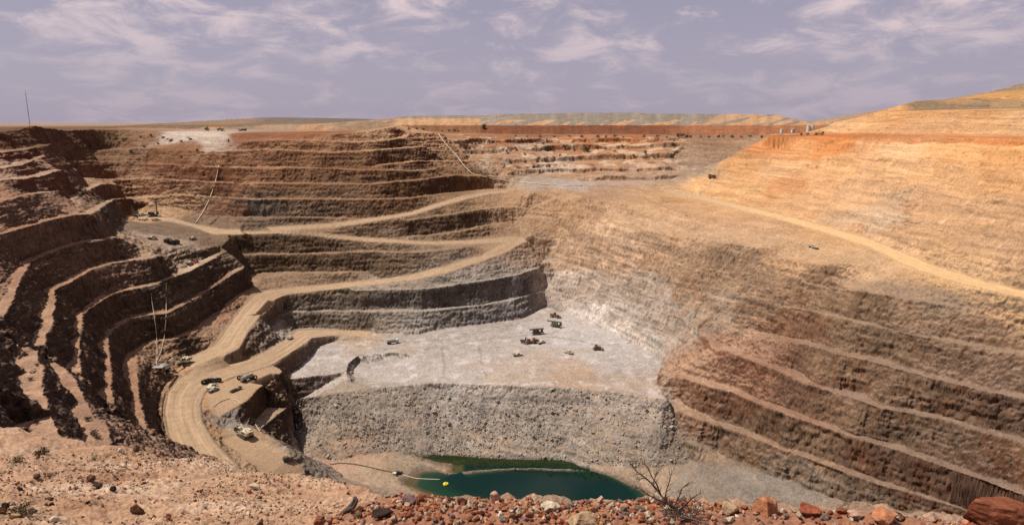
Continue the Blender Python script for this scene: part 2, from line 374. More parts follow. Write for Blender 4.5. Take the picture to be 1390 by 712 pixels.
lineD([(530,178,960),(560,177.4,975),(640,177.4,985),(655,178,985)], 0.8, 0.3)
lineD([(545,167,1030),(560,166.4,1034),(640,166.8,1034),(655,168,1020)], 0.8, 0.3)
lineD([(652,171,1000),(700,169.6,1000),(800,169.6,1000),(900,170.5,1000),(1000,170.5,1000),(1075,171.6,1000),(1120,173,1000)], 0.8, 0.3)
lineD([(655,169.5,1060),(681,154.5,1100),(720,154,1100),(780,153.4,1100),(866,152.6,1100),(880,154,1100),(1000,155,1100),(1052,155.6,1100),(1070,160,1100),(1085,165,1100),(1120,167,1100)], 0.8, 0.3)
lineD([(540,160,1250),(700,156,1250),(1050,157,1250),(1085,167,1250)], 2)
lineD([(-300,173,1500),(60,173,1500),(120,173,1500)], 2)
lineD([(-300,171,2500),(300,170.5,2500),(700,170.5,2500),(1150,170.5,2500),(1700,171,2500)], 2)

# ---- near wall, below the viewpoint (hidden from here) -------------------------------------------------
lineX([(-60,8,-14),(-20,14,-14),(0,16,-14),(30,14,-14),(70,8,-14)])
lineX([(-80,26,-22),(-30,38,-24),(0,40,-24),(40,38,-24),(90,28,-22)])
lineX([(-100,60,-50),(-40,80,-52),(10,84,-56),(60,80,-54),(110,70,-50)])
lineX([(-60,110,-84),(0,118,-90),(60,112,-90),(110,100,-84)])
lineX([(-48,150,-112),(0,160,-120),(60,150,-120),(120,130,-112)])
lineX([(-40,190,-138),(10,196,-148),(60,190,-148),(110,175,-140)])
lineX([(10,226,-160),(50,230,-168),(90,222,-160)])
for p in ((-900,-50,-5),(900,-50,-5),(-4000,800,-8),(4000,800,0),(-300,-50,-8),(300,-50,-8),(0,-60,-8),(-700,300,-10),(900,300,10),(1300,500,20),(-1200,600,-8)):
    LINES.append(np.array([p], float))
for a in np.radians(np.linspace(-62, 62, 25)):
    for r in (5000.0, 12000.0, 40000.0):
        LINES.append(np.array([[r * math.sin(a), r * math.cos(a), -14.0 - r * 0.0006]]))
finish_berms()

def build_tin():
    P = np.concatenate(LINES)
    # thin out points that nearly coincide in plan
    key = np.round(P[:, :2] / 0.35).astype(np.int64)
    _, idx = np.unique(key, axis=0, return_index=True)
    P = P[np.sort(idx)]
    v, e, f, ov, oe, of = delaunay_2d_cdt([Vector((p[0], p[1])) for p in P], [], [], 0, 1e-5)
    z = np.array([P[o[0], 2] if len(o) else 0.0 for o in ov])
    V = np.column_stack([np.array([(q.x, q.y) for q in v]), z])
    T = np.array([t for t in f if len(t) == 3], np.int64)
    return V, T

import time
_t0 = time.time()
TV, TT = build_tin()
print('TIN', len(TV), len(TT), round(time.time() - _t0, 1))

# ------------------------------------------------------------------ polar survey grid
QUALITY = 1.0
NA = int(1640 * QUALITY)
AZ = np.radians(np.linspace(-47, 47, NA))
rows = [22.0]
while rows[-1] < 42000:
    r = rows[-1]
    k = 0.02 if r < 90 else 0.0035 if r < 125 else 0.0014 if r < 800 else 0.004 if r < 1500 else 0.03
    rows.append(r * (1 + k / QUALITY))
RR = np.array(rows); NR = len(RR)
GX = (np.sin(AZ)[None, :] * RR[:, None]); GY = (np.cos(AZ)[None, :] * RR[:, None])
GZ = np.full((NR, NA), np.nan)

def raster():
    A = TV[TT]                                   # n,3,3
    az = np.arctan2(A[:, :, 0], A[:, :, 1]); rr = np.hypot(A[:, :, 0], A[:, :, 1])
    a0, a1 = az.min(1), az.max(1)
    ok = (a1 - a0 < 2.5) & (a1 > AZ[0]) & (a0 < AZ[-1])
    r1 = rr.max(1); r0 = rr.min(1) * np.cos(np.minimum((a1 - a0) / 1.0, 1.5))
    st = AZ[1] - AZ[0]
    i0 = np.clip(np.floor((a0 - AZ[0]) / st).astype(int), 0, NA); i1 = np.clip(np.ceil((a1 - AZ[0]) / st).astype(int) + 1, 0, NA)
    j0 = np.searchsorted(RR, r0 * 0.9999); j1 = np.searchsorted(RR, r1 * 1.0001) + 1
    j1 = np.minimum(j1, NR)
    for t in np.nonzero(ok & (i1 > i0) & (j1 > j0))[0]:
        (x0, y0, z0), (x1, y1, z1), (x2, y2, z2) = A[t]
        den = (y1 - y2) * (x0 - x2) + (x2 - x1) * (y0 - y2)
        if abs(den) < 1e-9:
            continue
        s = (slice(j0[t], j1[t]), slice(i0[t], i1[t]))
        X = GX[s] - x2; Y = GY[s] - y2
        u = ((y1 - y2) * X + (x2 - x1) * Y) / den
        v = ((y2 - y0) * X + (x0 - x2) * Y) / den
        m = (u >= -1e-5) & (v >= -1e-5) & (u + v <= 1 + 1e-5)
        if m.any():
            Z = GZ[s]
            Z[m] = (u * z0 + v * z1 + (1 - u - v) * z2)[m]
raster()
print('raster', NR, NA, int(np.isnan(GZ).sum()), round(time.time() - _t0, 1))
GZ[np.isnan(GZ)] = -15.0

# ------------------------------------------------------------------ helpers
def s2l(c):
    c = np.asarray(c, float) / 255.0
    return np.where(c <= 0.04045, c / 12.92, ((c + 0.055) / 1.055) ** 2.4)

def smooth(a, b, x):
    t = np.clip((x - a) / (b - a), 0, 1)
    return t * t * (3 - 2 * t)

def grid_normals(X, Y, Z):
    def gr(A, ax):
        return np.gradient(A, axis=ax)
    ax_, ay_, az_ = gr(X, 1), gr(Y, 1), gr(Z, 1)
    bx_, by_, bz_ = gr(X, 0), gr(Y, 0), gr(Z, 0)
    nx = ay_ * bz_ - az_ * by_; ny = az_ * bx_ - ax_ * bz_; nz = ax_ * by_ - ay_ * bx_
    l = np.sqrt(nx * nx + ny * ny + nz * nz) + 1e-12
    sgn = np.sign(nz); sgn[sgn == 0] = 1
    return nx / l * sgn, ny / l * sgn, nz / l * sgn

def blur(A, n=1):
    for _ in range(n):
        B = A.copy()
        B[1:-1] = (A[:-2] + 2 * A[1:-1] + A[2:]) / 4
        A = B.copy()
        A[:, 1:-1] = (B[:, :-2] + 2 * B[:, 1:-1] + B[:, 2:]) / 4
    return A

# ------------------------------------------------------------------ road mask on the grid
ROADU = np.full(GX.shape, -1.0, np.float32)      # across position 0..1, -1 off road
ROADS_ = np.zeros(GX.shape, np.float32)          # chainage in metres
def mark_roads():
    st = AZ[1] - AZ[0]
    for a, b, tag in ROADS:
        mid = (a + b) / 2
        ch = np.concatenate([[0], np.cumsum(np.linalg.norm(np.diff(mid, axis=0), axis=1))])
        for k in range(len(a) - 1):
            for tri in (((a[k], 0, ch[k]), (b[k], 1, ch[k]), (b[k + 1], 1, ch[k + 1])), ((a[k], 0, ch[k]), (b[k + 1], 1, ch[k + 1]), (a[k + 1], 0, ch[k + 1]))):
                p = np.array([t[0][:2] for t in tri]); uu = [t[1] for t in tri]; ss = [t[2] for t in tri]
                az = np.arctan2(p[:, 0], p[:, 1]); rr = np.hypot(p[:, 0], p[:, 1])
                i0 = int(max(0, math.floor((az.min() - AZ[0]) / st))); i1 = int(min(NA, math.ceil((az.max() - AZ[0]) / st) + 1))
                j0 = int(np.searchsorted(RR, rr.min() * 0.9995)); j1 = min(NR, int(np.searchsorted(RR, rr.max() * 1.0005)) + 1)
                if i1 <= i0 or j1 <= j0:
                    continue
                sl = (slice(j0, j1), slice(i0, i1))
                (x0, y0), (x1, y1), (x2, y2) = p
                den = (y1 - y2) * (x0 - x2) + (x2 - x1) * (y0 - y2)
                if abs(den) < 1e-9:
                    continue
                X = GX[sl] - x2; Y = GY[sl] - y2
                u = ((y1 - y2) * X + (x2 - x1) * Y) / den
                v = ((y2 - y0) * X + (x0 - x2) * Y) / den
                w = 1 - u - v
                m = (u >= -1e-4) & (v >= -1e-4) & (w >= -1e-4)
                ROADU[sl][m] = (u * uu[0] + v * uu[1] + w * uu[2])[m]
                ROADS_[sl][m] = (u * ss[0] + v * ss[1] + w * ss[2])[m]
mark_roads()

# spread the rows again so that steep faces get as many cells up their height as berms get across
def remap_rows():
    global GX, GY, GZ, ROADU, ROADS_, RG, NR
    dr = np.diff(RR)[:, None]; dz = np.abs(np.diff(GZ, axis=0))
    rm = RR[:-1, None]
    m = (0.62 * dr + 1.0 * np.minimum(dz, 9 * dr)) / rm
    m = np.where(rm < 120, dr / rm * 0.35, m)
    m = np.where(rm > 800, (0.35 * dr + np.minimum(dz, 4 * dr)) / rm, m)
    m = np.where(rm > 1500, dr / rm * 0.06, m)
    def box(A, n, ax):
        c = np.cumsum(np.concatenate([np.repeat(np.take(A, [0], ax), n + 1, ax), A, np.repeat(np.take(A, [-1], ax), n, ax)], ax), axis=ax)
        L_ = c.shape[ax]
        return (np.take(c, np.arange(2 * n + 1, L_), ax) - np.take(c, np.arange(0, L_ - 2 * n - 1), ax)) / (2 * n + 1)
    m = box(box(m, 3, 0), 22, 1); m = box(m, 22, 1)
    c = np.concatenate([np.zeros((1, NA)), np.cumsum(m, 0)], 0)
    NR2 = 1760
    F = np.empty((NR2, NA))
    idx = np.arange(NR)
    for i in range(NA):
        F[:, i] = np.interp(np.linspace(0, c[-1, i], NR2), c[:, i], idx)
    k = np.clip(F.astype(int), 0, NR - 2); f = F - k
    cols = np.arange(NA)[None, :]
    RG = RR[k] * (1 - f) + RR[k + 1] * f
    GZ = GZ[k, cols] * (1 - f) + GZ[k + 1, cols] * f
    kn = np.clip(np.round(F).astype(int), 0, NR - 1)
    ROADU = ROADU[kn, cols]; ROADS_ = ROADS_[kn, cols]
    GX = np.sin(AZ)[None, :] * RG; GY = np.cos(AZ)[None, :] * RG
    NR = NR2
remap_rows()
ONROAD = ROADU >= 0
def in_poly(px, py, poly):
    ins = np.zeros(px.shape, bool); n = len(poly); j = n - 1
    for i in range(n):
        (xi, yi), (xj, yj) = poly[i], poly[j]
        if yi != yj:
            ins ^= ((yi > py) != (yj > py)) & (px < (xj - xi) * (py - yi) / (yj - yi) + xi)
        j = i
    return ins
def on_ground(poly, r0, r1):
    """cells whose plan position lies inside a surveyed outline"""
    P0, P1 = project(np.stack([GX, GY, GZ], -1)); R_ = np.hypot(GX, GY)
    return in_poly(P0, P1, poly) & (R_ > r0) & (R_ < r1)
PADS = on_ground([(283,536),(293,524),(320,512),(366,498),(384,500),(378,508),(350,525),(333,543),(312,556),(296,566),(284,556)], 280, 380) | on_ground([(300,582),(312,580),(345,592),(378,606),(398,622),(420,642),(395,655),(360,640),(330,622),(305,600)], 230, 320)
PM_ = blur(PADS.astype(np.float32), 3)
RM = np.maximum(blur(ONROAD.astype(np.float32), 2), 0.9 * PM_)

# where does the survey bearing (px,py) first meet the ground
PXG, PYG = project(np.stack([GX, GY, GZ], -1))
def ground(px, py):
    d = ray(px, py)
    i = int(round((math.atan2(d[0], d[1]) - AZ[0]) / (AZ[1] - AZ[0])))
    i = min(max(i, 0), NA - 1)
    t = d[2] / math.hypot(d[0], d[1])
    rr = RG[:, i]; sl = GZ[:, i] / rr
    hit = np.nonzero(sl[30:] >= t)[0]
    j = (hit[0] + 30) if len(hit) else NR - 1
    r = rr[j]
    if j > 0:
        f0 = sl[j - 1] - t; f1 = sl[j] - t
        if f1 != f0:
            r = rr[j - 1] + (rr[j] - rr[j - 1]) * (-f0 / (f1 - f0))
    h = d / math.hypot(d[0], d[1])
    return np.array([h[0] * r, h[1] * r, h[2] * r])

# ------------------------------------------------------------------ relief
NX, NY, NZ = grid_normals(GX, GY, blur(GZ, 1))
STEEP = smooth(0.90, 0.62, NZ)
RANGE = np.hypot(GX, GY)
def relief():
    x, y, z = GX, GY, GZ
    far = smooth(900, 1400, RANGE)
    rough = fbm(x / 7, y / 7, z / 7, 5, 0.55)
    strata = perlin(x / 34 + 0.3 * rough, y / 34, z / 2.3) + 0.6 * perlin(x / 22, y / 22, z / 1.1 + 5)
    ribs = fbm(x / 3.2, y / 3.2, z / 22, 3, 0.6)
    big = fbm(x / 22, y / 22, z / 16 + 3, 3)
    cl = fbm(x / 1.9, y / 1.9, z / 1.9, 3, 0.6)
    # how craggy each part of the pit is
    rightwall = smooth(120, 190, x + 0.25 * (y - 300)) * smooth(-70, -60, z)
    crag = 1.0 - 0.85 * rightwall - 0.5 * far
    a = STEEP * crag
    lf = 1 - 0.35 * smooth(-60, -100, x)
    d = a * (0.80 * lf * rough + 0.75 * strata + 0.05 * ribs + 0.9 * lf * big + 0.62 * cl + 0.5 * (0.35 - np.abs(perlin(x / 5.5 + 3, y / 5.5, z / 2.6))))
    ms = smooth(15, 35, x) * smooth(362, 378, y) * smooth(620, 600, y) * smooth(-139.5, -137, z) * smooth(-64, -68, z)
    d = d * (1 - 0.5 * ms) + ms * STEEP * np.clip(0.4 + 1.2 * fbm(x / 30 + 5, y / 30, z / 18, 3), 0, 1.4) * (0.75 * strata + 0.35 * perlin(x / 50, y / 50, z / 0.9 + 2))
    crev = smooth(0.25, 0.75, fbm(x / 2.6 + 11, y / 2.6, z / 1.1, 3, 0.6))
    notch = smooth(620, 650, y) * smooth(940, 900, RANGE) * smooth(-40, 0, x)
    d = d - a * 0.55 * crev + (STEEP + 0.5 * (1 - STEEP) * smooth(0.99, 0.9, NZ)) * notch * 1.0 * rough
    d = d + STEEP * rightwall * (0.34 * perlin(x / 60, y / 60, z / 1.3 + 0.02 * x) + 0.22 * perlin(x / 60, y / 60, z / 0.6) + 0.06 * cl + 0.5 * big)
    rill = perlin(y / 2.6 + 0.3 * rough, x / 30, z / 30) + 0.6 * perlin(y / 7, x / 30, z / 40 + 7)
    d = d + rightwall * smooth(0.97, 0.9, NZ) * (0.16 * rill + 0.22 * np.minimum(0, perlin(x / 70, y / 70, z / 3.2)))
    flat = (1 - STEEP) * (1 - RM)
    mid = smooth(0.99, 0.94, NZ) * flat * smooth(-150, -140, z) * (1 - rightwall)
    d = d + mid * (0.45 * rough + 0.35 * strata + 0.25 * cl)
    d = d + flat * (0.13 * cl + 0.16 * fbm(x / 4.5, y / 4.5, 2.7, 3))
    d = d * (1 - 0.93 * RM)
    # wheel ruts
    d = d - RM * 0.10 * np.where(ONROAD, np.cos(ROADU * 2 * PI * 4) * 0.6 + perlin(ROADU * 14, ROADS_ / 30, 1.0), 0)
    wr = np.where(ONROAD, smooth(0.085, 0.03, ROADU) + smooth(0.915, 0.97, ROADU), 0)
    d = d + RM * wr * (0.55 + 0.5 * cl) * smooth(0.93, 0.97, NZ)
    d = d * (1 - far)
    # rows next to the water stay calm
    d = d * np.where(z < -165.0, 0.25, 1.0)
    return d
DISP = relief()
TX = GX + NX * DISP; TY = GY + NY * DISP; TZ = GZ + NZ * DISP
NX2, NY2, NZ2 = grid_normals(TX, TY, TZ)

# ------------------------------------------------------------------ ground colour (albedo) field
SHARED = [
 (690,160,162,150,132),(740,159,166,154,136),(800,159,168,156,138),(860,159,164,152,134),(910,160,178,158,128),(960,160,176,152,122),(1010,160,190,158,122),(1050,162,196,162,126),(620,160,140,134,122),(580,160,142,134,120),(700,176,134,94,70),(760,176,138,96,72),(820,176,140,98,74),(880,177,146,88,56),(940,176,166,106,70),(1000,177,176,114,76),(600,168,206,164,120),(560,169,214,166,122),(640,168,196,150,112),(920,169,206,168,122),(1030,170,186,126,86),(400,163,138,122,104),(460,164,134,118,100),(420,173,188,152,114),(360,173,190,154,116),(500,172,176,138,102),(250,172,146,114,80),(-20,175,132,98,66),(20,175,128,92,62),(60,174,124,84,56),(100,176,132,96,64),(150,173,138,104,72),(200,171,140,108,76),   # tipped heaps: the same stuff lies on their slopes and tops
 (1240,145,156,138,112),(1280,144,154,136,110),(1320,143,160,142,114),(1360,143,176,152,116),(1210,150,222,172,112),(1222,146,222,170,104),(1350,132,216,168,106),(1385,128,222,172,104),(1385,117,178,146,108),(1310,136,190,156,112),
 (1160,170,232,186,132),(1180,160,230,180,118),(1250,170,222,176,126),(1300,165,214,172,126),(1350,170,224,178,124),(1385,165,228,184,134),(1250,156,222,170,110),(1320,154,218,168,110),(1140,176,234,190,138),
]
ROCK = SHARED + [
 # far wall: grey primary rock low down, brown oxide above, faces darkened for shade
 (560,440,136,129,118),(450,435,127,113,94),(650,430,143,138,132),(710,400,136,132,127),(500,350,120,96,70),(400,330,111,87,60),(600,290,109,85,60),(460,260,129,98,69),(400,290,120,98,74),
 (340,285,122,107,89),(400,230,136,95,61),(600,245,107,72,45),(540,260,113,77,47),(250,240,136,80,47),(200,235,136,83,50),(280,208,152,100,60),(235,186,228,212,190),(285,190,222,206,184),(200,186,176,134,98),(180,200,136,94,60),(225,200,145,98,61),(270,203,145,94,56),(325,188,118,69,41),(300,196,136,87,54),
 (120,195,116,80,49),(160,205,127,91,54),(310,280,136,91,60),(255,270,109,68,41),(330,240,143,91,56),(480,220,136,94,60),(560,205,101,65,41),(400,200,127,81,49),(660,390,125,116,105),(600,410,120,111,98),
 # left benches: brown rock, lower faces darkened further to deepen their shade
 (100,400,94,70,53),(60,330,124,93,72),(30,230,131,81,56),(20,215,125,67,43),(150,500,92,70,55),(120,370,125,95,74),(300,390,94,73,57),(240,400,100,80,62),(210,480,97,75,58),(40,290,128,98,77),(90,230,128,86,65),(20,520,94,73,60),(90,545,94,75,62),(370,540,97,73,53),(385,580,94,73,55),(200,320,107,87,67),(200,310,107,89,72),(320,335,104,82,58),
 # surface, mid ground
 (400,184,132,76,44),(470,184,118,74,48),(560,178,128,66,38),(690,205,218,176,138),(720,215,212,168,128),(760,228,226,204,178),(830,212,212,166,126),(880,205,216,172,134),(780,195,186,112,64),(860,194,196,130,84),(680,193,150,86,52),(720,190,134,70,42),(860,232,192,158,126),(800,234,198,158,122),(720,240,205,165,118),(690,235,205,170,124),(640,240,140,98,60),
 (930,212,162,144,124),(970,205,160,142,120),(1000,200,168,150,126),(960,228,165,148,126),
 # right wall
 (1150,175,232,182,126),(1300,170,226,172,116),(1040,200,238,164,98),(1080,205,236,172,108),(1130,198,236,158,88),(1180,196,238,186,132),(1230,200,240,198,148),(1300,204,238,184,122),(1370,205,232,176,112),
 (1060,225,238,192,136),(1000,225,236,178,112),(1130,225,238,188,128),(1200,228,236,190,136),(1300,240,234,186,130),(1370,240,228,176,118),(1100,262,232,180,124),(1070,252,228,158,100),(1170,262,226,182,132),(1250,285,216,172,126),(1340,290,212,170,124),(1250,310,212,170,126),(1350,330,204,166,126),(1200,290,212,186,152),(1310,345,208,168,120),(1000,262,236,184,122),(1040,282,226,176,120),(960,255,236,188,128),
 (1000,300,222,172,120),(1100,320,212,164,116),(900,285,220,176,128),(850,300,222,182,136),(960,310,210,164,114),(1050,335,205,160,112),
 # middle slope
 (760,285,190,148,106),(730,300,196,156,114),(745,340,196,160,122),(800,350,188,152,116),(850,340,196,160,124),(900,345,184,148,112),(760,390,196,178,158),(800,390,184,164,142),(870,395,178,160,138),(900,420,178,162,144),(940,400,176,146,114),(850,430,188,174,156),(805,432,226,214,200),(840,452,214,202,186),(870,470,202,190,172),(960,370,172,138,104),(1000,365,156,126,96),(930,440,172,154,132),(970,420,164,142,118),
 # right wall benches
 (1060,440,136,96,68),(1100,450,142,104,76),(1030,430,144,116,88),(1150,410,150,118,86),(1250,430,150,118,88),(1350,450,150,116,86),(1300,400,152,130,102),(1200,460,140,112,84),(1300,490,136,106,80),(1370,510,128,100,78),(990,480,136,90,64),(1040,500,130,88,64),(1120,500,144,112,82),(1230,530,132,102,76),(1340,560,130,100,76),(940,520,142,100,72),(1000,550,132,90,64),(1080,540,128,92,70),(1150,560,140,108,80),(1260,590,128,102,78),(1370,620,120,84,58),
 (940,570,144,108,80),(1020,590,140,110,82),(1100,610,140,110,82),(1200,630,122,88,66),(1290,650,114,84,64),(990,620,148,124,98),(1080,640,140,122,100),(1150,655,138,116,92),(915,520,146,108,80),
 # rubble and near-water ground
 (500,570,180,168,152),(600,570,184,174,160),(700,560,178,168,154),(800,570,180,170,156),(880,580,178,168,154),(440,580,174,158,138),
 # dumps
 (600,166,212,170,128),(570,168,222,176,132),(600,158,142,132,116),(690,162,142,138,130),(760,157,160,156,148),(850,156,156,152,144),(800,166,182,166,142),(760,176,140,90,64),(700,176,134,86,60),(860,176,170,104,64),(920,162,206,168,124),(960,172,176,116,80),(1030,172,186,122,84),(1040,160,196,158,118),(990,160,188,154,116),(900,160,160,148,128),(440,162,140,122,102),(400,170,190,156,116),(350,172,196,158,116),(330,165,150,126,102),(345,160,232,214,200),(220,172,150,116,80),(160,180,140,108,66),(40,174,130,78,50),(480,172,186,146,104),
]
DUST = SHARED + [
 (100,350,204,152,112),(60,480,208,162,124),(40,530,212,166,128),(110,540,200,152,116),(140,390,202,152,112),(25,310,196,144,106),(180,530,196,146,108),(150,570,200,154,118),(290,395,196,148,110),(30,240,206,170,136),(20,270,198,146,108),
 (110,250,214,176,132),(190,294,224,180,128),(240,310,152,124,96),(220,316,150,124,98),(170,330,222,184,140),(205,340,216,178,138),(220,325,206,176,146),(250,335,206,178,146),(265,360,222,190,152),(215,357,206,172,136),(290,330,150,122,92),
 (450,272,186,142,102),(450,249,176,128,86),(400,205,196,144,98),(560,190,216,168,118),(590,187,220,172,122),(600,262,172,132,92),(420,346,182,144,106),(420,371,182,148,112),(450,424,186,170,148),(600,420,190,180,166),(650,415,188,176,160),(560,343,176,146,112),(640,313,180,144,106),(730,392,196,182,160),(560,395,186,168,144),
 (440,480,212,202,190),(520,500,206,196,184),(560,470,204,192,178),(640,500,206,196,184),(700,510,204,186,164),(750,450,204,196,186),(850,490,202,194,184),(800,460,204,198,190),(870,525,206,186,164),(780,515,204,176,146),(480,455,206,180,150),(620,455,200,190,176),(420,515,208,196,182),(470,530,180,162,136),
 (320,520,222,170,114),(300,540,220,170,118),(330,600,214,172,124),(370,625,214,170,122),(310,575,168,156,142),(400,612,158,142,122),(440,640,160,144,124),(480,660,178,152,122),(280,590,214,166,112),
 (500,640,206,172,134),(480,635,206,162,124),(560,625,178,154,122),(880,645,196,166,130),(840,635,188,160,126),(930,660,168,152,132),(980,650,160,146,128),(640,637,200,166,126),(1030,670,158,146,130),
 (830,247,198,186,174),(780,250,196,184,172),(730,250,192,172,150),(880,248,198,186,174),(900,250,186,162,132),(900,270,214,168,114),(960,260,232,182,118),(850,262,190,156,120),(800,275,196,152,108),(860,280,208,164,118),(700,262,200,158,114),(750,268,204,162,116),
 (1000,330,218,178,132),(900,318,212,170,126),(1100,355,224,180,128),(1150,352,226,182,130),(1050,365,204,164,122),(1100,395,186,148,112),(1250,410,182,152,120),(1120,430,178,148,116),(1250,462,172,144,116),(1150,482,168,140,112),(1280,520,170,142,116),(1000,455,200,158,122),(1050,492,180,138,106),(1200,556,166,138,114),(940,500,208,164,126),(1060,560,184,140,108),(1250,622,164,136,112),(920,540,204,164,128),(1050,605,182,146,114),(980,615,176,148,118),(930,610,170,152,128),
 (1180,330,236,182,118),(1300,370,238,186,120),(1390,395,238,186,122),(1330,380,236,184,120),(1250,200,226,176,120),
 (400,181,176,110,66),(700,184,186,128,80),(900,184,176,118,74),(1000,184,176,112,70),(1100,184,196,130,80),(100,178,160,116,74),(60,173,140,84,54),(600,180,196,140,90),(255,184,226,208,184),(290,192,216,196,170),(190,182,176,130,92),(330,184,160,100,62),(250,200,170,118,76),(760,218,200,164,128),(850,216,204,168,132),(800,206,208,166,124),(700,220,200,156,112),(850,230,204,164,124),(780,232,208,168,126),
 (700,154,150,142,128),(800,153,160,150,134),(1000,155,186,156,120),(300,167,170,136,100),(1200,184,226,176,124),(1120,183,200,140,90),
]
def dusty(c, k):
    c = np.asarray(c, float); g = c.mean()
    return g + (c - g) * k
def colour_field(ctrl, X, Y, Z):
    """inverse-distance blend of the sampled ground colours, worked out on every third cell and spread between"""
    C = np.array([np.concatenate([ground(c[0], c[1]), s2l(dusty(c[2:5], 0.79))]) for c in ctrl])
    ri = np.unique(np.r_[np.arange(0, X.shape[0], 3), X.shape[0] - 1]); ci = np.unique(np.r_[np.arange(0, X.shape[1], 3), X.shape[1] - 1])
    q = np.stack([A[np.ix_(ri, ci)] for A in (X, Y, Z)], -1).reshape(-1, 3).astype(np.float32)
    scale = np.float32(1.0) / np.maximum(0.045 * np.hypot(q[:, 0], q[:, 1]), 7)
    scale = scale * scale
    num = np.zeros((len(q), 3), np.float32); den = np.zeros(len(q), np.float32)
    for x, y, z, r, g, b in C.astype(np.float32):
        d2 = (q[:, 0] - x) ** 2 + (0.8 * (q[:, 1] - y)) ** 2 + (1.8 * (q[:, 2] - z)) ** 2
        w = 1.0 / (d2 * scale + 0.03)
        w = w * w * w
        num[:, 0] += w * r; num[:, 1] += w * g; num[:, 2] += w * b; den += w
    F = (num / den[:, None]).reshape(len(ri), len(ci), 3)
    def spread(F, idx, n, axis):
        t = np.arange(n); k = np.clip(np.searchsorted(idx, t, side='right') - 1, 0, len(idx) - 2)
        f = ((t - idx[k]) / (idx[k + 1] - idx[k])).astype(np.float32)
        sh = [1, 1, 1]; sh[axis] = n
        f = f.reshape(sh)
        return np.take(F, k, axis) * (1 - f) + np.take(F, k + 1, axis) * f
    return spread(spread(F, ri, X.shape[0], 0), ci, X.shape[1], 1)

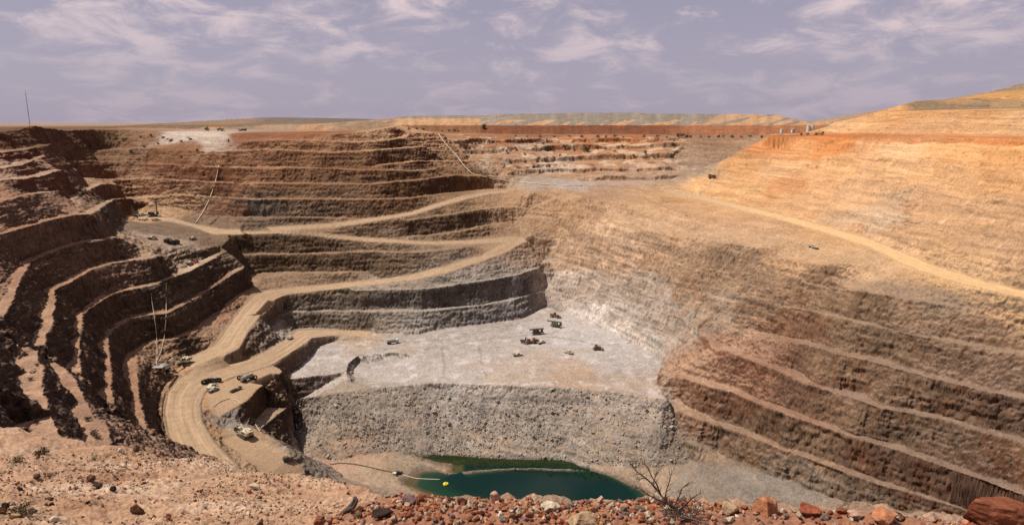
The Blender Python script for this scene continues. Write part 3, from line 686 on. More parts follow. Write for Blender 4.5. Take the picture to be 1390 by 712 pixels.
TRACKS = [([(690,458), (710,455), (735,452), (750,452), (763,445), (780,440)], 0.7, 0.3), ([(742,457), (760,458), (790,463), (812,468), (850,466), (868,461)], 1.0, 0.38), ([(600,452), (650,446), (700,440), (740,428)], 0.8, 0.28), ([(606,470), (640,462), (690,458)], 0.7, 0.22),
          ([(830,494), (850,499), (880,503)], 0.6, 0.2), ([(560,476), (600,470), (604,500), (600,515)], 1.2, 0.2), ([(650,466), (655,500), (662,512)], 1.0, 0.22), ([(520,462), (580,463), (640,456)], 0.9, 0.18)]
K_ALB = 0.60
def paint():
    x, y, z = TX.astype(np.float32), TY.astype(np.float32), TZ.astype(np.float32)
    w1 = fbm(x / 30, y / 30, z / 12, 4); w2 = fbm(x / 30 + 40, y / 30, z / 12, 4)
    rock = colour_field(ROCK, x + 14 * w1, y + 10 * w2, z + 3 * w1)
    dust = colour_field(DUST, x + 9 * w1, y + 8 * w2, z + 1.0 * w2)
    # bedding: thin lighter and darker seams that follow level
    dip = z + 0.10 * x + 2.0 * w1
    seam = perlin(x / 60, y / 60, dip / 1.5) + 0.7 * perlin(x / 26, y / 26, dip / 0.7 + 9)
    blotch = fbm(x / 11, y / 11, z / 8, 4, 0.6)
    fine = fbm(x / 1.7, y / 1.7, z / 1.7, 3, 0.6)
    rwl = smooth(120, 190, x + 0.25 * (y - 300)) * smooth(-72, -60, z) * smooth(900, 800, RANGE)
    irr = np.clip(0.35 + 1.3 * fbm(x / 34 + 5, y / 34, z / 18, 3), 0, 1.4)
    band_ = perlin(x / 90, y / 90, z / 2.2 + 12) + 0.7 * perlin(x / 70, y / 70, z / 0.8 + 3)
    v = 1 + (0.24 + 0.04 * rwl) * seam + 0.26 * (1 - 0.65 * rwl) * blotch + 0.26 * (1 - 0.5 * rwl) * fine + 0.16 * rwl * band_ * irr
    crack = smooth(0.085, 0.0, np.abs(perlin(x / 13, y / 13 + 0.2 * blotch, dip / 2.4 + 30))) * smooth(-0.1, 0.4, perlin(x / 17, y / 17, z / 9 + 60))
    joint = smooth(0.07, 0.0, np.abs(perlin(x / 4 + 5, y / 4, z / 11 + 30))) * smooth(0.0, 0.5, perlin(x / 15, y / 15, z / 9 + 90))
    speck = np.random.default_rng(12).normal(size=x.shape).astype(np.float32) * smooth(900, 300, RANGE)
    crev = smooth(0.25, 0.75, fbm(x / 2.6 + 11, y / 2.6, z / 1.1, 3, 0.6))  # shade of the carved crevices, painted into the rock colour
    v = (v + 0.10 * speck) * (1 - 0.5 * (1 - 0.8 * rwl) * crev) * (1 - 0.55 * crack) * (1 - 0.4 * joint)
    rock = rock * np.clip(v, 0.3, 1.9)[..., None]
    # rust stains running down the faces
    st = fbm(x / 3.6, y / 3.6, z / 26, 4, 0.6) + 0.5 * fbm(x / 24, y / 24, z / 24 + 8, 2)
    rw = smooth(60, 110, x) * smooth(-86, -100, z)
    stain = smooth(0.05, 0.7, st) * (0.10 + 0.5 * rw)
    rock = rock * (1 - stain[..., None] * (1 - np.array([0.84, 0.62, 0.46])))
    pale = smooth(0.35, 0.9, fbm(x / 6 + 50, y / 6, z / 14, 3)) * 0.35
    rock = rock * (1 + pale[..., None])
    dust = dust * np.clip(1 + 0.10 * blotch + 0.14 * fine + 0.09 * speck, 0.5, 1.5)[..., None]
    dust = dust * np.clip(1 + smooth(0.995, 0.96, NZ) * (0.14 * seam), 0.6, 1.4)[..., None] * (1 - 0.3 * smooth(0.995, 0.96, NZ) * crack)[..., None]
    flat = smooth(0.70, 0.90, 0.45 * NZ + 0.55 * NZ2 + 0.06 * fine)
    far = smooth(820, 950, RANGE)
    flat = flat * (1 - far) + far * smooth(0.93, 0.985, NZ)
    spill = smooth(-0.25, 0.35, fbm(x / 7 + 70, y / 7, z / 7, 4, 0.6))
    msl = smooth(15, 35, x) * smooth(362, 378, y) * smooth(620, 600, y) * smooth(-139.5, -137, z) * smooth(-64, -68, z)
    bnd = perlin(x / 90, y / 90, z / 1.7 + 32) + 0.7 * perlin(x / 60, y / 60, z / 0.7 + 3)
    rock = rock * (1 + 0.24 * msl * bnd * irr)[..., None] * (1 + 0.12 * msl)[..., None]
    spill = spill * (1 - rwl) * (1 - 0.7 * msl)
    dust = dust * (1 + rwl * (0.10 * seam + 0.12 * band_ * irr))[..., None]
    flat = np.maximum(flat * (0.72 + 0.28 * spill) * (1 - 0.5 * rwl), smooth(0.62, 0.8, NZ2) * 0.45 * spill * (1 - far))
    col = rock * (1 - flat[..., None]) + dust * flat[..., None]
    wet = smooth(-164.9, -165.8, z + 0.3 * fine) * smooth(345, 335, y)
    col = col * (1 - 0.5 * wet[..., None])
    # tipped rock on the dumps lies in chutes
    th = np.arctan2(x, y) * 1050
    chute = fbm(th / 9, z / 60, 2.0, 4, 0.6); patch = smooth(0.18, 0.26, perlin(th / 30 - z / 9, z / 16, 5.0)); greyp = smooth(0.22, 0.3, perlin(th / 24 - z / 9 + 40, z / 16, 9.0))
    fc = np.clip(1 + 0.18 * chute, 0.5, 1.5)[..., None] * (1 + patch[..., None] * np.array([0.42, 0.20, -0.04])) * (1 - greyp[..., None] * np.array([0.22, 0.14, 0.05]))
    dm = (far * smooth(1300, 1200, RANGE))[..., None]
    col = col * (1 - dm) + col * fc * dm
    # the two-tier spoil heaps on the plain: red subsoil tier below, grey rock with tan and orange tips above
    brg = CX + FPX * x / np.maximum(y * CP - z * SP, 1.0)
    hp = smooth(925, 945, RANGE) * smooth(1240, 1180, RANGE) * smooth(528, 545, brg) * smooth(1135, 1110, brg) * smooth(-14.6, -13.4, z)
    tipp = perlin(th / 30 - z / 7, z / 30, 5.0) + 0.5 * perlin(th / 11 - z / 7, z / 30, 2.0)
    up = smooth(-3.6, -2.6, z)
    grey_ = s2l((160, 150, 134)) * np.ones_like(x)[..., None]
    tan_ = s2l((214, 172, 128)) * (1 - smooth(0.3, 0.4, perlin(th / 26 + 3, z / 30, 8.0)))[..., None] + s2l((206, 152, 96)) * smooth(0.3, 0.4, perlin(th / 26 + 3, z / 30, 8.0))[..., None]
    lowpart = np.where(brg < 652, smooth(7.5, 6.5, z), smooth(5.2, 4.2, z) * smooth(0.05, 0.12, tipp)) 
    lowpart = np.maximum(lowpart, smooth(930, 1010, brg) * smooth(-0.25, -0.15, tipp))
    upc = grey_ * (1 - lowpart[..., None]) + tan_ * lowpart[..., None]
    redc = s2l((142, 92, 64)) * (1 - smooth(880, 960, brg))[..., None] + s2l((184, 126, 88)) * smooth(880, 960, brg)[..., None]
    redc = np.where((brg < 652)[..., None], s2l((150, 108, 78)), redc)
    hc = (redc * (1 - up[..., None]) + upc * up[..., None]) * np.clip(1 + 0.16 * chute, 0.6, 1.4)[..., None]
    col = col * (1 - hp[..., None]) + hc * hp[..., None]
    # broken cream and orange ground in the far notch
    nt_ = smooth(648, 664, y) * smooth(790, 770, y) * smooth(600, 640, brg) * smooth(945, 915, brg)
    tn = fbm(x / 20, y / 20, z / 4.0 + 5, 4, 0.6)
    cream = smooth(0.12, 0.3, tn) * smooth(-52, -40, z); orng = smooth(-0.05, -0.25, tn) * (0.4 + 0.6 * smooth(-34, -14, z)); dk = smooth(0.3, 0.5, fbm(x / 9 + 30, y / 9, z / 3, 3, 0.6))
    nk = (nt_ * 0.8)[..., None]
    c2 = col * (1 - cream[..., None]) + s2l((228, 206, 178)) * cream[..., None]
    c2 = c2 * (1 - 0.7 * orng[..., None]) + s2l((190, 124, 78)) * 0.7 * orng[..., None]
    c2 = c2 * (1 - 0.45 * dk)[..., None] * (1 - 0.5 * smooth(0.75, 0.5, NZ2))[..., None]  # dark patches, and steep faces darkened in colour to stand as shaded scarps
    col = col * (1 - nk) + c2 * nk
    oxide = (rwl * (0.5 + 0.5 * smooth(-50, -15, z)))[..., None]   # the weathered cap is richer in iron oxide
    col = col * (1 - oxide) + col * np.array([1.06, 0.95, 0.82]) * oxide
    # red soil horizon along the top of the right wall and the centre
    band = 0.75 * smooth(-13.2, -11.4, z + 1.6 * w1 + 0.8 * blotch) * smooth(-7.0, -8.6, z) * smooth(150, 230, x) * smooth(700, 640, y)
    col = col * (1 - band[..., None] * (1 - np.array([0.80, 0.54, 0.40])))
    # haul road: compacted pale tan, darker wheel lanes, grey windrow edge
    u = ROADU
    lanes = np.where(ONROAD, 0.5 + 0.5 * np.cos(u * 2 * PI * 4 + 0.8), 0)
    tr = np.where(ONROAD, fbm(u * 16, ROADS_ / 45, 0.5 * np.ones_like(u), 3), 0)
    near_bend = smooth(430, 380, RANGE) * smooth(0, -40, x)
    rc = s2l((208, 180, 146)) * (1 - near_bend[..., None]) + s2l((202, 174, 140)) * near_bend[..., None]
    rc = rc * np.clip(1 + 0.22 * tr - 0.14 * lanes + 0.10 * fine, 0.5, 1.5)[..., None]
    edge = np.where(u >= 0, smooth(0.10, 0.0, u), 0) * near_bend * 0.7
    rc = rc * (1 - edge[..., None]) + s2l((150, 142, 132)) * edge[..., None]
    right = smooth(120, 200, x)
    rc = rc * (1 - right[..., None]) + s2l((240, 204, 152)) * np.clip(1 + 0.10 * tr, 0.6, 1.4)[..., None] * right[..., None]
    wrc = np.where(ONROAD, smooth(0.085, 0.03, u) + smooth(0.915, 0.97, u), 0)
    rc = rc * (1 - (0.30 + 0.15 * fine) * wrc)[..., None]
    col = col * (1 - RM[..., None]) + rc * RM[..., None]
    # tyre tracks and pushed-up lines on the pit floor
    trk = np.zeros_like(x)
    for pl, w_, k_ in TRACKS:
        q = np.array([at_z(a_, b_, -140.0)[:2] for a_, b_ in pl])
        m_ = (z > -144) & (z < -137) & (x > q[:, 0].min() - 5) & (x < q[:, 0].max() + 5) & (y > q[:, 1].min() - 5) & (y < q[:, 1].max() + 5)
        X_, Y_ = x[m_], y[m_]; best = np.full(X_.shape, 1e9)
        for (ax, ay), (bx, by) in zip(q[:-1], q[1:]):
            L2 = (bx - ax) ** 2 + (by - ay) ** 2
            t_ = np.clip(((X_ - ax) * (bx - ax) + (Y_ - ay) * (by - ay)) / L2, 0, 1)
            best = np.minimum(best, np.hypot(X_ - ax - t_ * (bx - ax), Y_ - ay - t_ * (by - ay)))
        trk[m_] = np.maximum(trk[m_], k_ * smooth(w_, w_ * 0.4, best + 0.5 * fine[m_]))
    col = col * (1 - trk[..., None])
    # salt / kaolin bloom on the pit floor
    fl = smooth(-144.5, -142.0, z) * smooth(-137.0, -138.4, z) * smooth(0.9, 0.97, NZ) * smooth(-190, -120, x) * (1 - RM)
    salt = smooth(0.25, 0.85, fbm(x / 9, y / 9, 4.0, 5, 0.62) + 0.25 * perlin(x / 40, y / 40, 1.0)) * fl
    col = col * (1 - 0.6 * salt[..., None]) + s2l((236, 230, 226)) * 0.6 * salt[..., None]
    dirt = smooth(0.15, 0.8, fbm(x / 26 + 9, y / 14, 7.0, 4)) * fl * 0.28
    col = col * (1 - dirt[..., None]) + s2l((196, 166, 132)) * dirt[..., None]
    return np.clip(col * K_ALB * np.array([1.04, 0.97, 0.96]), 0.012, 0.8).astype(np.float32)
COLR = paint()
print('painted', round(time.time() - _t0, 1))

# ------------------------------------------------------------------ materials
def new_mat(name):
    m = bpy.data.materials.new(name); m.use_nodes = True
    nt = m.node_tree
    return m, nt, nt.nodes['Principled BSDF']

def ground_mat(name, scales=(0.9, 4.5), amp=(0.34, 0.34), bump=0.5, dist=0.14, rough=0.97, attr='Col'):
    m, nt, b = new_mat(name)
    L = nt.links.new
    a = nt.nodes.new('ShaderNodeAttribute'); a.attribute_name = attr
    tc = nt.nodes.new('ShaderNodeTexCoord')
    col = a.outputs['Color']; last = None
    hs = []
    for s, k in zip(scales, amp):
        n = nt.nodes.new('ShaderNodeTexNoise'); n.inputs['Scale'].default_value = s; n.inputs['Detail'].default_value = 5; n.inputs['Roughness'].default_value = 0.62
        L(tc.outputs['Object'], n.inputs['Vector'])
        r = nt.nodes.new('ShaderNodeMapRange'); r.inputs['From Min'].default_value = 0.3; r.inputs['From Max'].default_value = 0.7
        r.inputs['To Min'].default_value = 1 - k; r.inputs['To Max'].default_value = 1 + k * 0.8
        L(n.outputs['Fac'], r.inputs['Value'])
        x = nt.nodes.new('ShaderNodeVectorMath'); x.operation = 'MULTIPLY'
        L(col, x.inputs[0]); L(r.outputs['Result'], x.inputs[1]); col = x.outputs['Vector']
        hs.append(n.outputs['Fac'])
    L(col, b.inputs['Base Color'])
    b.inputs['Roughness'].default_value = rough; b.inputs['Specular IOR Level'].default_value = 0.12
    bp = nt.nodes.new('ShaderNodeBump'); bp.inputs['Strength'].default_value = bump; bp.inputs['Distance'].default_value = dist
    L(hs[-1], bp.inputs['Height'])
    bp2 = nt.nodes.new('ShaderNodeBump'); bp2.inputs['Strength'].default_value = bump; bp2.inputs['Distance'].default_value = dist * 2.5
    L(hs[0], bp2.inputs['Height']); L(bp.outputs['Normal'], bp2.inputs['Normal'])
    L(bp2.outputs['Normal'], b.inputs['Normal'])
    return m

MAT_GROUND = ground_mat('pit_rock', (1.3, 5.5), (0.22, 0.34), 0.5, 0.14)
MAT_ROAD = ground_mat('packed_road', (0.3, 1.6), (0.14, 0.18), 0.25, 0.12)
MAT_HILL = ground_mat('dumped_rock', (0.12, 0.5), (0.22, 0.3), 0.5, 1.0)

def grid_part(name, X, Y, Z, C, keep, mat):
    """the cells of a surface grid selected by keep, as one mesh object"""
    nr, na = X.shape
    i = np.arange(nr * na).reshape(nr, na)
    q = np.stack([i[:-1, :-1], i[1:, :-1], i[1:, 1:], i[:-1, 1:]], -1)[keep]
    used, inv = np.unique(q.ravel(), return_inverse=True)
    co = np.stack([X, Y, Z], -1).reshape(-1, 3)[used].astype(np.float32)
    me = bpy.data.meshes.new(name)
    me.vertices.add(len(co)); me.vertices.foreach_set('co', co.ravel())
    me.loops.add(len(inv)); me.loops.foreach_set('vertex_index', inv.astype(np.int32))
    n = len(inv) // 4
    me.polygons.add(n); me.polygons.foreach_set('loop_start', np.arange(0, n * 4, 4, dtype=np.int32))
    me.polygons.foreach_set('use_smooth', np.ones(n, bool))
    at = me.color_attributes.new('Col', 'FLOAT_COLOR', 'POINT')
    c4 = np.ones((len(co), 4), np.float32); c4[:, :3] = C.reshape(-1, 3)[used]
    at.data.foreach_set('color', c4.ravel())
    me.update()
    o = bpy.data.objects.new(name, me); COL.objects.link(o)
    me.materials.append(mat)
    o['kind'] = 'structure'
    return o

onr = ONROAD[:-1, :-1]
farm = RG[:-1, :-1] > 930
flatm = RG[:-1, :-1] > 1800
terrain = grid_part('terrain', TX, TY, TZ, COLR, ~onr & ~farm, MAT_GROUND)
haul_road = grid_part('haul_road', TX, TY, TZ, COLR, onr & ~farm, MAT_ROAD)
hills = grid_part('hills', TX, TY, TZ, COLR, farm & ~flatm, MAT_HILL)
plain = grid_part('ground', TX, TY, TZ, COLR, flatm, MAT_HILL)
print('meshes', round(time.time() - _t0, 1))

# ------------------------------------------------------------------ the lookout ledge the view is taken from
LINES2 = []
def ledge_line(pts, A=0.06):
    P = dens(np.array([at_d(*p) for p in pts]), 0.02, 0.12)
    x, y, z = P.T
    P = P.copy()
    P[:, 0] += A * fbm(x / 0.9, y / 0.9, z, 3); P[:, 1] += 2 * A * fbm(x / 0.9 + 9, y / 0.9, z, 3); P[:, 2] += A * 0.8 * fbm(x / 0.7, y / 0.7, z + 5, 3)
    LINES2.append(P)
    return P
def drop(P, back, down):
    Q = P.copy(); r = np.hypot(P[:, 0], P[:, 1])
    Q[:, 0] *= (r + back) / r; Q[:, 1] *= (r + back) / r; Q[:, 2] -= down
    LINES2.append(Q)
e1 = ledge_line([(-260,560,18),(-150,566,17.5),(0,579,17),(25,576,17),(60,589,16.5),(90,592,16.3),(120,600,16),(180,609,15.5),(230,616,15),(300,625,14.5),(340,635,13.5),(400,645,12.5),(430,651,12),(480,660,11),(520,668,10),(545,675,9.2),(600,684,8.6)], 0.10)
drop(e1, 0.8, 0.7); drop(e1, 3.0, 3.4); drop(e1, 6.0, 8.0)
ledge_line([(-260,630,11.4),(-150,636,11.3),(0,642,11.3),(100,648,11.2),(200,657,10.8),(300,672,10.2),(380,686,9.4),(450,698,8.6),(520,700,8.0)])
ledge_line([(-260,728,7.6),(0,728,7.6),(200,728,7.6),(380,740,7.0),(450,744,6.7)])
ledge_line([(-260,900,5.0),(0,900,5.0),(200,900,5.0),(380,900,4.9)])
bl = ledge_line([(415,760,4.7),(428,716,5.0),(452,702,5.15),(470,690,5.25),(500,679,5.35),(520,673,5.4),(545,669,5.4)], 0.03)
e2 = ledge_line([(545,669,5.4),(580,672,5.35),(620,676,5.3),(660,674,5.3),(700,678,5.25),(760,682,5.2),(800,676,5.15),(870,676,5.1),(920,680,5.0),(960,686,4.9),(1010,690,4.8),(1060,694,4.7),(1160,694,4.6),(1240,696,4.5),(1300,698,4.5),(1390,702,4.45),(1560,710,4.4)], 0.03)
drop(bl, 0.5, 0.55); drop(e2, 0.35, 0.35); drop(e2, 1.2, 1.6); drop(e2, 4, 6)
ledge_line([(440,735,4.75),(520,700,4.95),(620,700,4.9),(800,702,4.8),(960,706,4.6),(1160,712,4.4),(1390,716,4.25),(1560,724,4.2)], 0.02)
ledge_line([(440,800,4.3),(700,790,4.2),(960,790,4.1),(1390,790,3.9),(1560,790,3.9)], 0.02)
ledge_line([(-260,1300,2.9),(700,1300,2.9),(1560,1300,2.9)], 0.02)
for p in ((-40,2,-2.2),(40,2,-2.2),(0,0.5,-1.9),(-60,40,-22),(60,40,-22),(0,60,-34)):
    LINES2.append(np.array([p], float))

def tin_of(lines):
    P = np.concatenate(lines)
    key = np.round(P[:, :2] / 0.03).astype(np.int64)
    _, idx = np.unique(key, axis=0, return_index=True)
    P = P[np.sort(idx)]
    v, e, f, ov, oe, of = delaunay_2d_cdt([Vector((p[0], p[1])) for p in P], [], [], 0, 1e-6)
    z = np.array([P[o[0], 2] if len(o) else 0.0 for o in ov])
    return np.column_stack([np.array([(q.x, q.y) for q in v]), z]), np.array([t for t in f if len(t) == 3], np.int64)

_save = (TV, TT, AZ, RR, NA, NR, GX, GY, GZ)
TV, TT = tin_of(LINES2)
NA = 1500
AZ = np.radians(np.linspace(-46, 46, NA))
rows = [2.6]
while rows[-1] < 27:
    rows.append(rows[-1] * (1.012 if rows[-1] < 3.9 else 1.0036))
RR = np.array(rows); NR = len(RR)
GX = np.sin(AZ)[None, :] * RR[:, None]; GY = np.cos(AZ)[None, :] * RR[:, None]; GZ = np.full((NR, NA), np.nan)
raster()
GZ[np.isnan(GZ)] = -12.0
LX, LY, LZ0 = GX, GY, blur(GZ, 6)
TV, TT, AZ, RR, NA, NR, GX, GY, GZ = _save

def ledge_shape():
    x, y = LX, LY
    r = np.hypot(x, y)
    bund = smooth(6.6, 5.6, r) * smooth(-1.75, -1.25, x)
    soil = fbm(x / 0.55, y / 0.55, 0.5, 5, 0.6); lump = fbm(x / 2.2, y / 2.2, 3.0, 4)
    grit = fbm(x / 0.11, y / 0.11, 1.0, 3, 0.6)
    clod = np.abs(perlin(x / 0.28, y / 0.28, 5.0))
    d = (1 - bund) * (0.06 * soil + 0.11 * lump + 0.02 * grit + 0.022 * clod) + bund * (0.02 * soil + 0.015 * grit)
    return LZ0 + d, bund, soil, lump, grit
LZ, LBUND, _so, _lu, _gr = ledge_shape()
def ledge_colour():
    x, y = LX, LY
    a = s2l((192, 153, 122)); b = s2l((220, 188, 160)); c = s2l((164, 116, 86)); red = s2l((168, 118, 92))
    w = smooth(-0.1, 0.8, fbm(x / 2.6, y / 1.6, 8.0, 4) + 0.4 * _gr)[..., None]
    k = smooth(0.1, 0.9, fbm(x / 1.3 + 20, y / 1.3, 2.0, 4) + 0.3 * _so)[..., None]
    col = a * (1 - 0.8 * w) + b * 0.8 * w
    col = col * (1 - 0.55 * k) + c * 0.55 * k
    col = col * np.clip(1 + 0.16 * _gr + 0.1 * _so, 0.5, 1.5)[..., None]
    bl = LBUND[..., None]
    return np.clip((col * (1 - bl) + red * np.clip(1 + 0.2 * _gr, 0.5, 1.5)[..., None] * bl) * 0.66, 0.01, 0.8).astype(np.float32)
LCOL = ledge_colour()
MAT_LEDGE = ground_mat('ledge_soil', (4.0, 26.0), (0.16, 0.30), 0.6, 0.012)
keep = np.ones((LX.shape[0] - 1, LX.shape[1] - 1), bool)
ledge = grid_part('terrain', LX, LY, LZ, LCOL, keep, MAT_LEDGE)

def ledge_z(x, y):
    """ground level of the ledge at a plan position"""
    az = math.atan2(x, y); r = math.hypot(x, y)
    i = (az - math.radians(-46)) / math.radians(92) * (LX.shape[1] - 1)
    rr = np.hypot(LX[:, 0], LY[:, 0]); j = np.interp(r, rr, np.arange(len(rr)))
    i = min(max(int(round(i)), 0), LX.shape[1] - 1); j = int(round(j))
    return float(LZ[j, i])
def ledge_hit(px, py):
    d = ray(px, py)
    i = int(round((math.atan2(d[0], d[1]) - math.radians(-46)) / math.radians(92) * (LX.shape[1] - 1)))
    rr = np.hypot(LX[:, i], LY[:, i]); t = d[2] / math.hypot(d[0], d[1])
    hit = np.nonzero(LZ[:, i] / rr >= t)[0]
    j = hit[0] if len(hit) else len(rr) - 1
    return np.array([LX[j, i], LY[j, i], LZ[j, i]])
print('ledge', round(time.time() - _t0, 1))

# ------------------------------------------------------------------ pit lake
WZ = -166.0
def make_water():
    # lake surface follows the basin: one sheet of small cells, dropped where dry ground stands above it
    jr = np.nonzero(((RG > 215) & (RG < 345)).any(1))[0]; ir = np.nonzero((AZ > math.radians(-11)) & (AZ < math.radians(15)))[0]
    sl = np.ix_(jr, ir)
    X, Y, Z = TX[sl], TY[sl], TZ[sl]
    depth = WZ - Z
    wet = blur(((depth > -0.4) & (Y > 200) & (Y < 345) & (np.abs(X) < 120)).astype(np.float32), 3) > 0.01
    keep = wet[:-1, :-1] | wet[1:, 1:] | wet[:-1, 1:] | wet[1:, :-1]
    shallow = s2l((112, 92, 52)) * 0.5; mid = s2l((28, 76, 46)) * 0.42; deep = s2l((4, 50, 38)) * 0.42; alga = s2l((48, 62, 26)) * 0.42
    t1 = smooth(0.0, 0.7, depth)[..., None]; t2 = smooth(0.7, 3.2, depth)[..., None]
    c = shallow * (1 - t1) + mid * t1
    c = c * (1 - t2) + deep * t2
    up = smooth(-0.5, 0.5, Y - np.interp(X, [-45, -20, 0, 20, 40], [313, 311.5, 311, 311, 309]))[..., None] * 0.8
    c = c * (1 - up) + (alga * (0.9 + 0.2 * fbm(X / 5, Y / 5, 1.0, 3))[..., None]) * up
    m, nt, b = new_mat('lake_water')
    a = nt.nodes.new('ShaderNodeAttribute'); a.attribute_name = 'Col'
    nt.links.new(a.outputs['Color'], b.inputs['Base Color'])
    b.inputs['Roughness'].default_value = 0.06; b.inputs['IOR'].default_value = 1.33
    n = nt.nodes.new('ShaderNodeTexNoise'); n.inputs['Scale'].default_value = 0.5; n.inputs['Detail'].default_value = 3
    tc = nt.nodes.new('ShaderNodeTexCoord'); nt.links.new(tc.outputs['Object'], n.inputs['Vector'])
    bp = nt.nodes.new('ShaderNodeBump'); bp.inputs['Strength'].default_value = 0.08; bp.inputs['Distance'].default_value = 0.1
    nt.links.new(n.outputs['Fac'], bp.inputs['Height']); nt.links.new(bp.outputs['Normal'], b.inputs['Normal'])
    return grid_part('water', X, Y, np.full_like(Z, WZ), np.clip(c, 0, 1).astype(np.float32), keep, m)
water = make_water()

# ------------------------------------------------------------------ broken rock on the tipped slope
def rock_kinds(n, sub, seed):
    """unit stones: convex-ish, faceted by planes"""
    import bmesh
    out = []
    for k in range(n):
        bm = bmesh.new(); bmesh.ops.create_icosphere(bm, subdivisions=sub, radius=1.0)
        v = np.array([q.co[:] for q in bm.verts]); f = np.array([[q.index for q in p.verts] for p in bm.faces]); bm.free()
        rg = np.random.default_rng(seed + k)
        for _ in range(11):
            nrm = rg.normal(size=3); nrm /= np.linalg.norm(nrm); dcut = rg.uniform(0.55, 0.92)
            h = v @ nrm
            v = v - np.maximum(h - dcut, 0)[:, None] * nrm
        v = v * rg.uniform([0.8, 0.7, 0.5], [1.25, 1.0, 0.85])
        v = v + 0.05 * np.stack([perlin(v[:, 0] * 2.3 + k, v[:, 1] * 2.3, v[:, 2] * 2.3 + i * 5) for i in range(3)], 1)
        out.append((v, f))
    return out

def rot_matrix(rg):
    q = rg.normal(size=4); q /= np.linalg.norm(q); w, x, y, z = q
    return np.array([[1 - 2 * (y * y + z * z), 2 * (x * y - z * w), 2 * (x * z + y * w)], [2 * (x * y + z * w), 1 - 2 * (x * x + z * z), 2 * (y * z - x * w)], [2 * (x * z - y * w), 2 * (y * z + x * w), 1 - 2 * (x * x + y * y)]])

def stone_mesh(name, stones, kinds, mat, smooth_=False):
    """stones: list of (pos, size, colour); one mesh"""
    V = []; F = []; C = []; o = 0
    rg = np.random.default_rng(len(stones))
    for pos, size, colr in stones:
        v, f = kinds[rg.integers(len(kinds))]
        V.append((v * size) @ rot_matrix(rg).T + pos); F.append(f + o); o += len(v)
        C.append(np.broadcast_to(np.append(colr, 1.0), (len(v), 4)))
    V = np.concatenate(V).astype(np.float32); F = np.concatenate(F).astype(np.int32); C = np.concatenate(C).astype(np.float32)
    me = bpy.data.meshes.new(name)
    me.vertices.add(len(V)); me.vertices.foreach_set('co', V.ravel())
    me.loops.add(F.size); me.loops.foreach_set('vertex_index', F.ravel())
    me.polygons.add(len(F)); me.polygons.foreach_set('loop_start', np.arange(0, F.size, 3, dtype=np.int32))
    me.polygons.foreach_set('use_smooth', np.full(len(F), smooth_))
    at = me.color_attributes.new('Col', 'FLOAT_COLOR', 'POINT'); at.data.foreach_set('color', C.ravel())
    me.update(); me.materials.append(mat)
    ob = bpy.data.objects.new(name, me); COL.objects.link(ob)
    return ob

MAT_STONE_FAR = ground_mat('broken_rock', (1.2, 5.0), (0.2, 0.25), 0.4, 0.1)
def rubble_slope():
    rg = np.random.default_rng(3)
    kinds = rock_kinds(10, 1, 100)
    st = []
    while len(st) < 12000:
        px = rg.uniform(398, 938); py = rg.uniform(515, 636)
        top = np.interp(px, [398, 454, 524, 598, 650, 766, 836, 904], [541, 535, 527, 520, 523, 527, 534, 543])
        bot = np.interp(px, [398, 436, 490, 533, 560, 600, 776, 840, 888, 938], [600, 630, 616, 612, 616, 624, 626, 632, 634, 626])
        rt = np.interp(py, [541, 570, 600, 627], [906, 918, 930, 938])
        if py < top or py > bot or px > rt:
            continue
        dens_ = 0.35 + 0.5 * fbm(px / 60, py / 40, 3.0, 3) + 0.25 * (py - top) / (bot - top)
        # a few cleaner chutes between the coarse tongues
        if rg.uniform() > dens_ + 0.25:
            continue
        g = ground(px, py)
        s = min(0.14 + 0.17 * rg.lognormal(-0.4, 0.85), 1.7)
        c = s2l((180, 170, 154)) * rg.uniform(0.85, 1.25) * (1 + rg.normal(size=3) * 0.04)
        if rg.uniform() < 0.1: c = s2l((206, 196, 182)) * rg.uniform(0.8, 1.1)
        st.append((g + np.array([0, 0, s * 0.25]), s, np.clip(c * 0.62, 0.02, 0.8)))
    ob = stone_mesh('rubble', st, kinds, MAT_STONE_FAR)
    ob['kind'] = 'stuff'
    return ob
rubble_far = rubble_slope()
print('rubble', round(time.time() - _t0, 1))

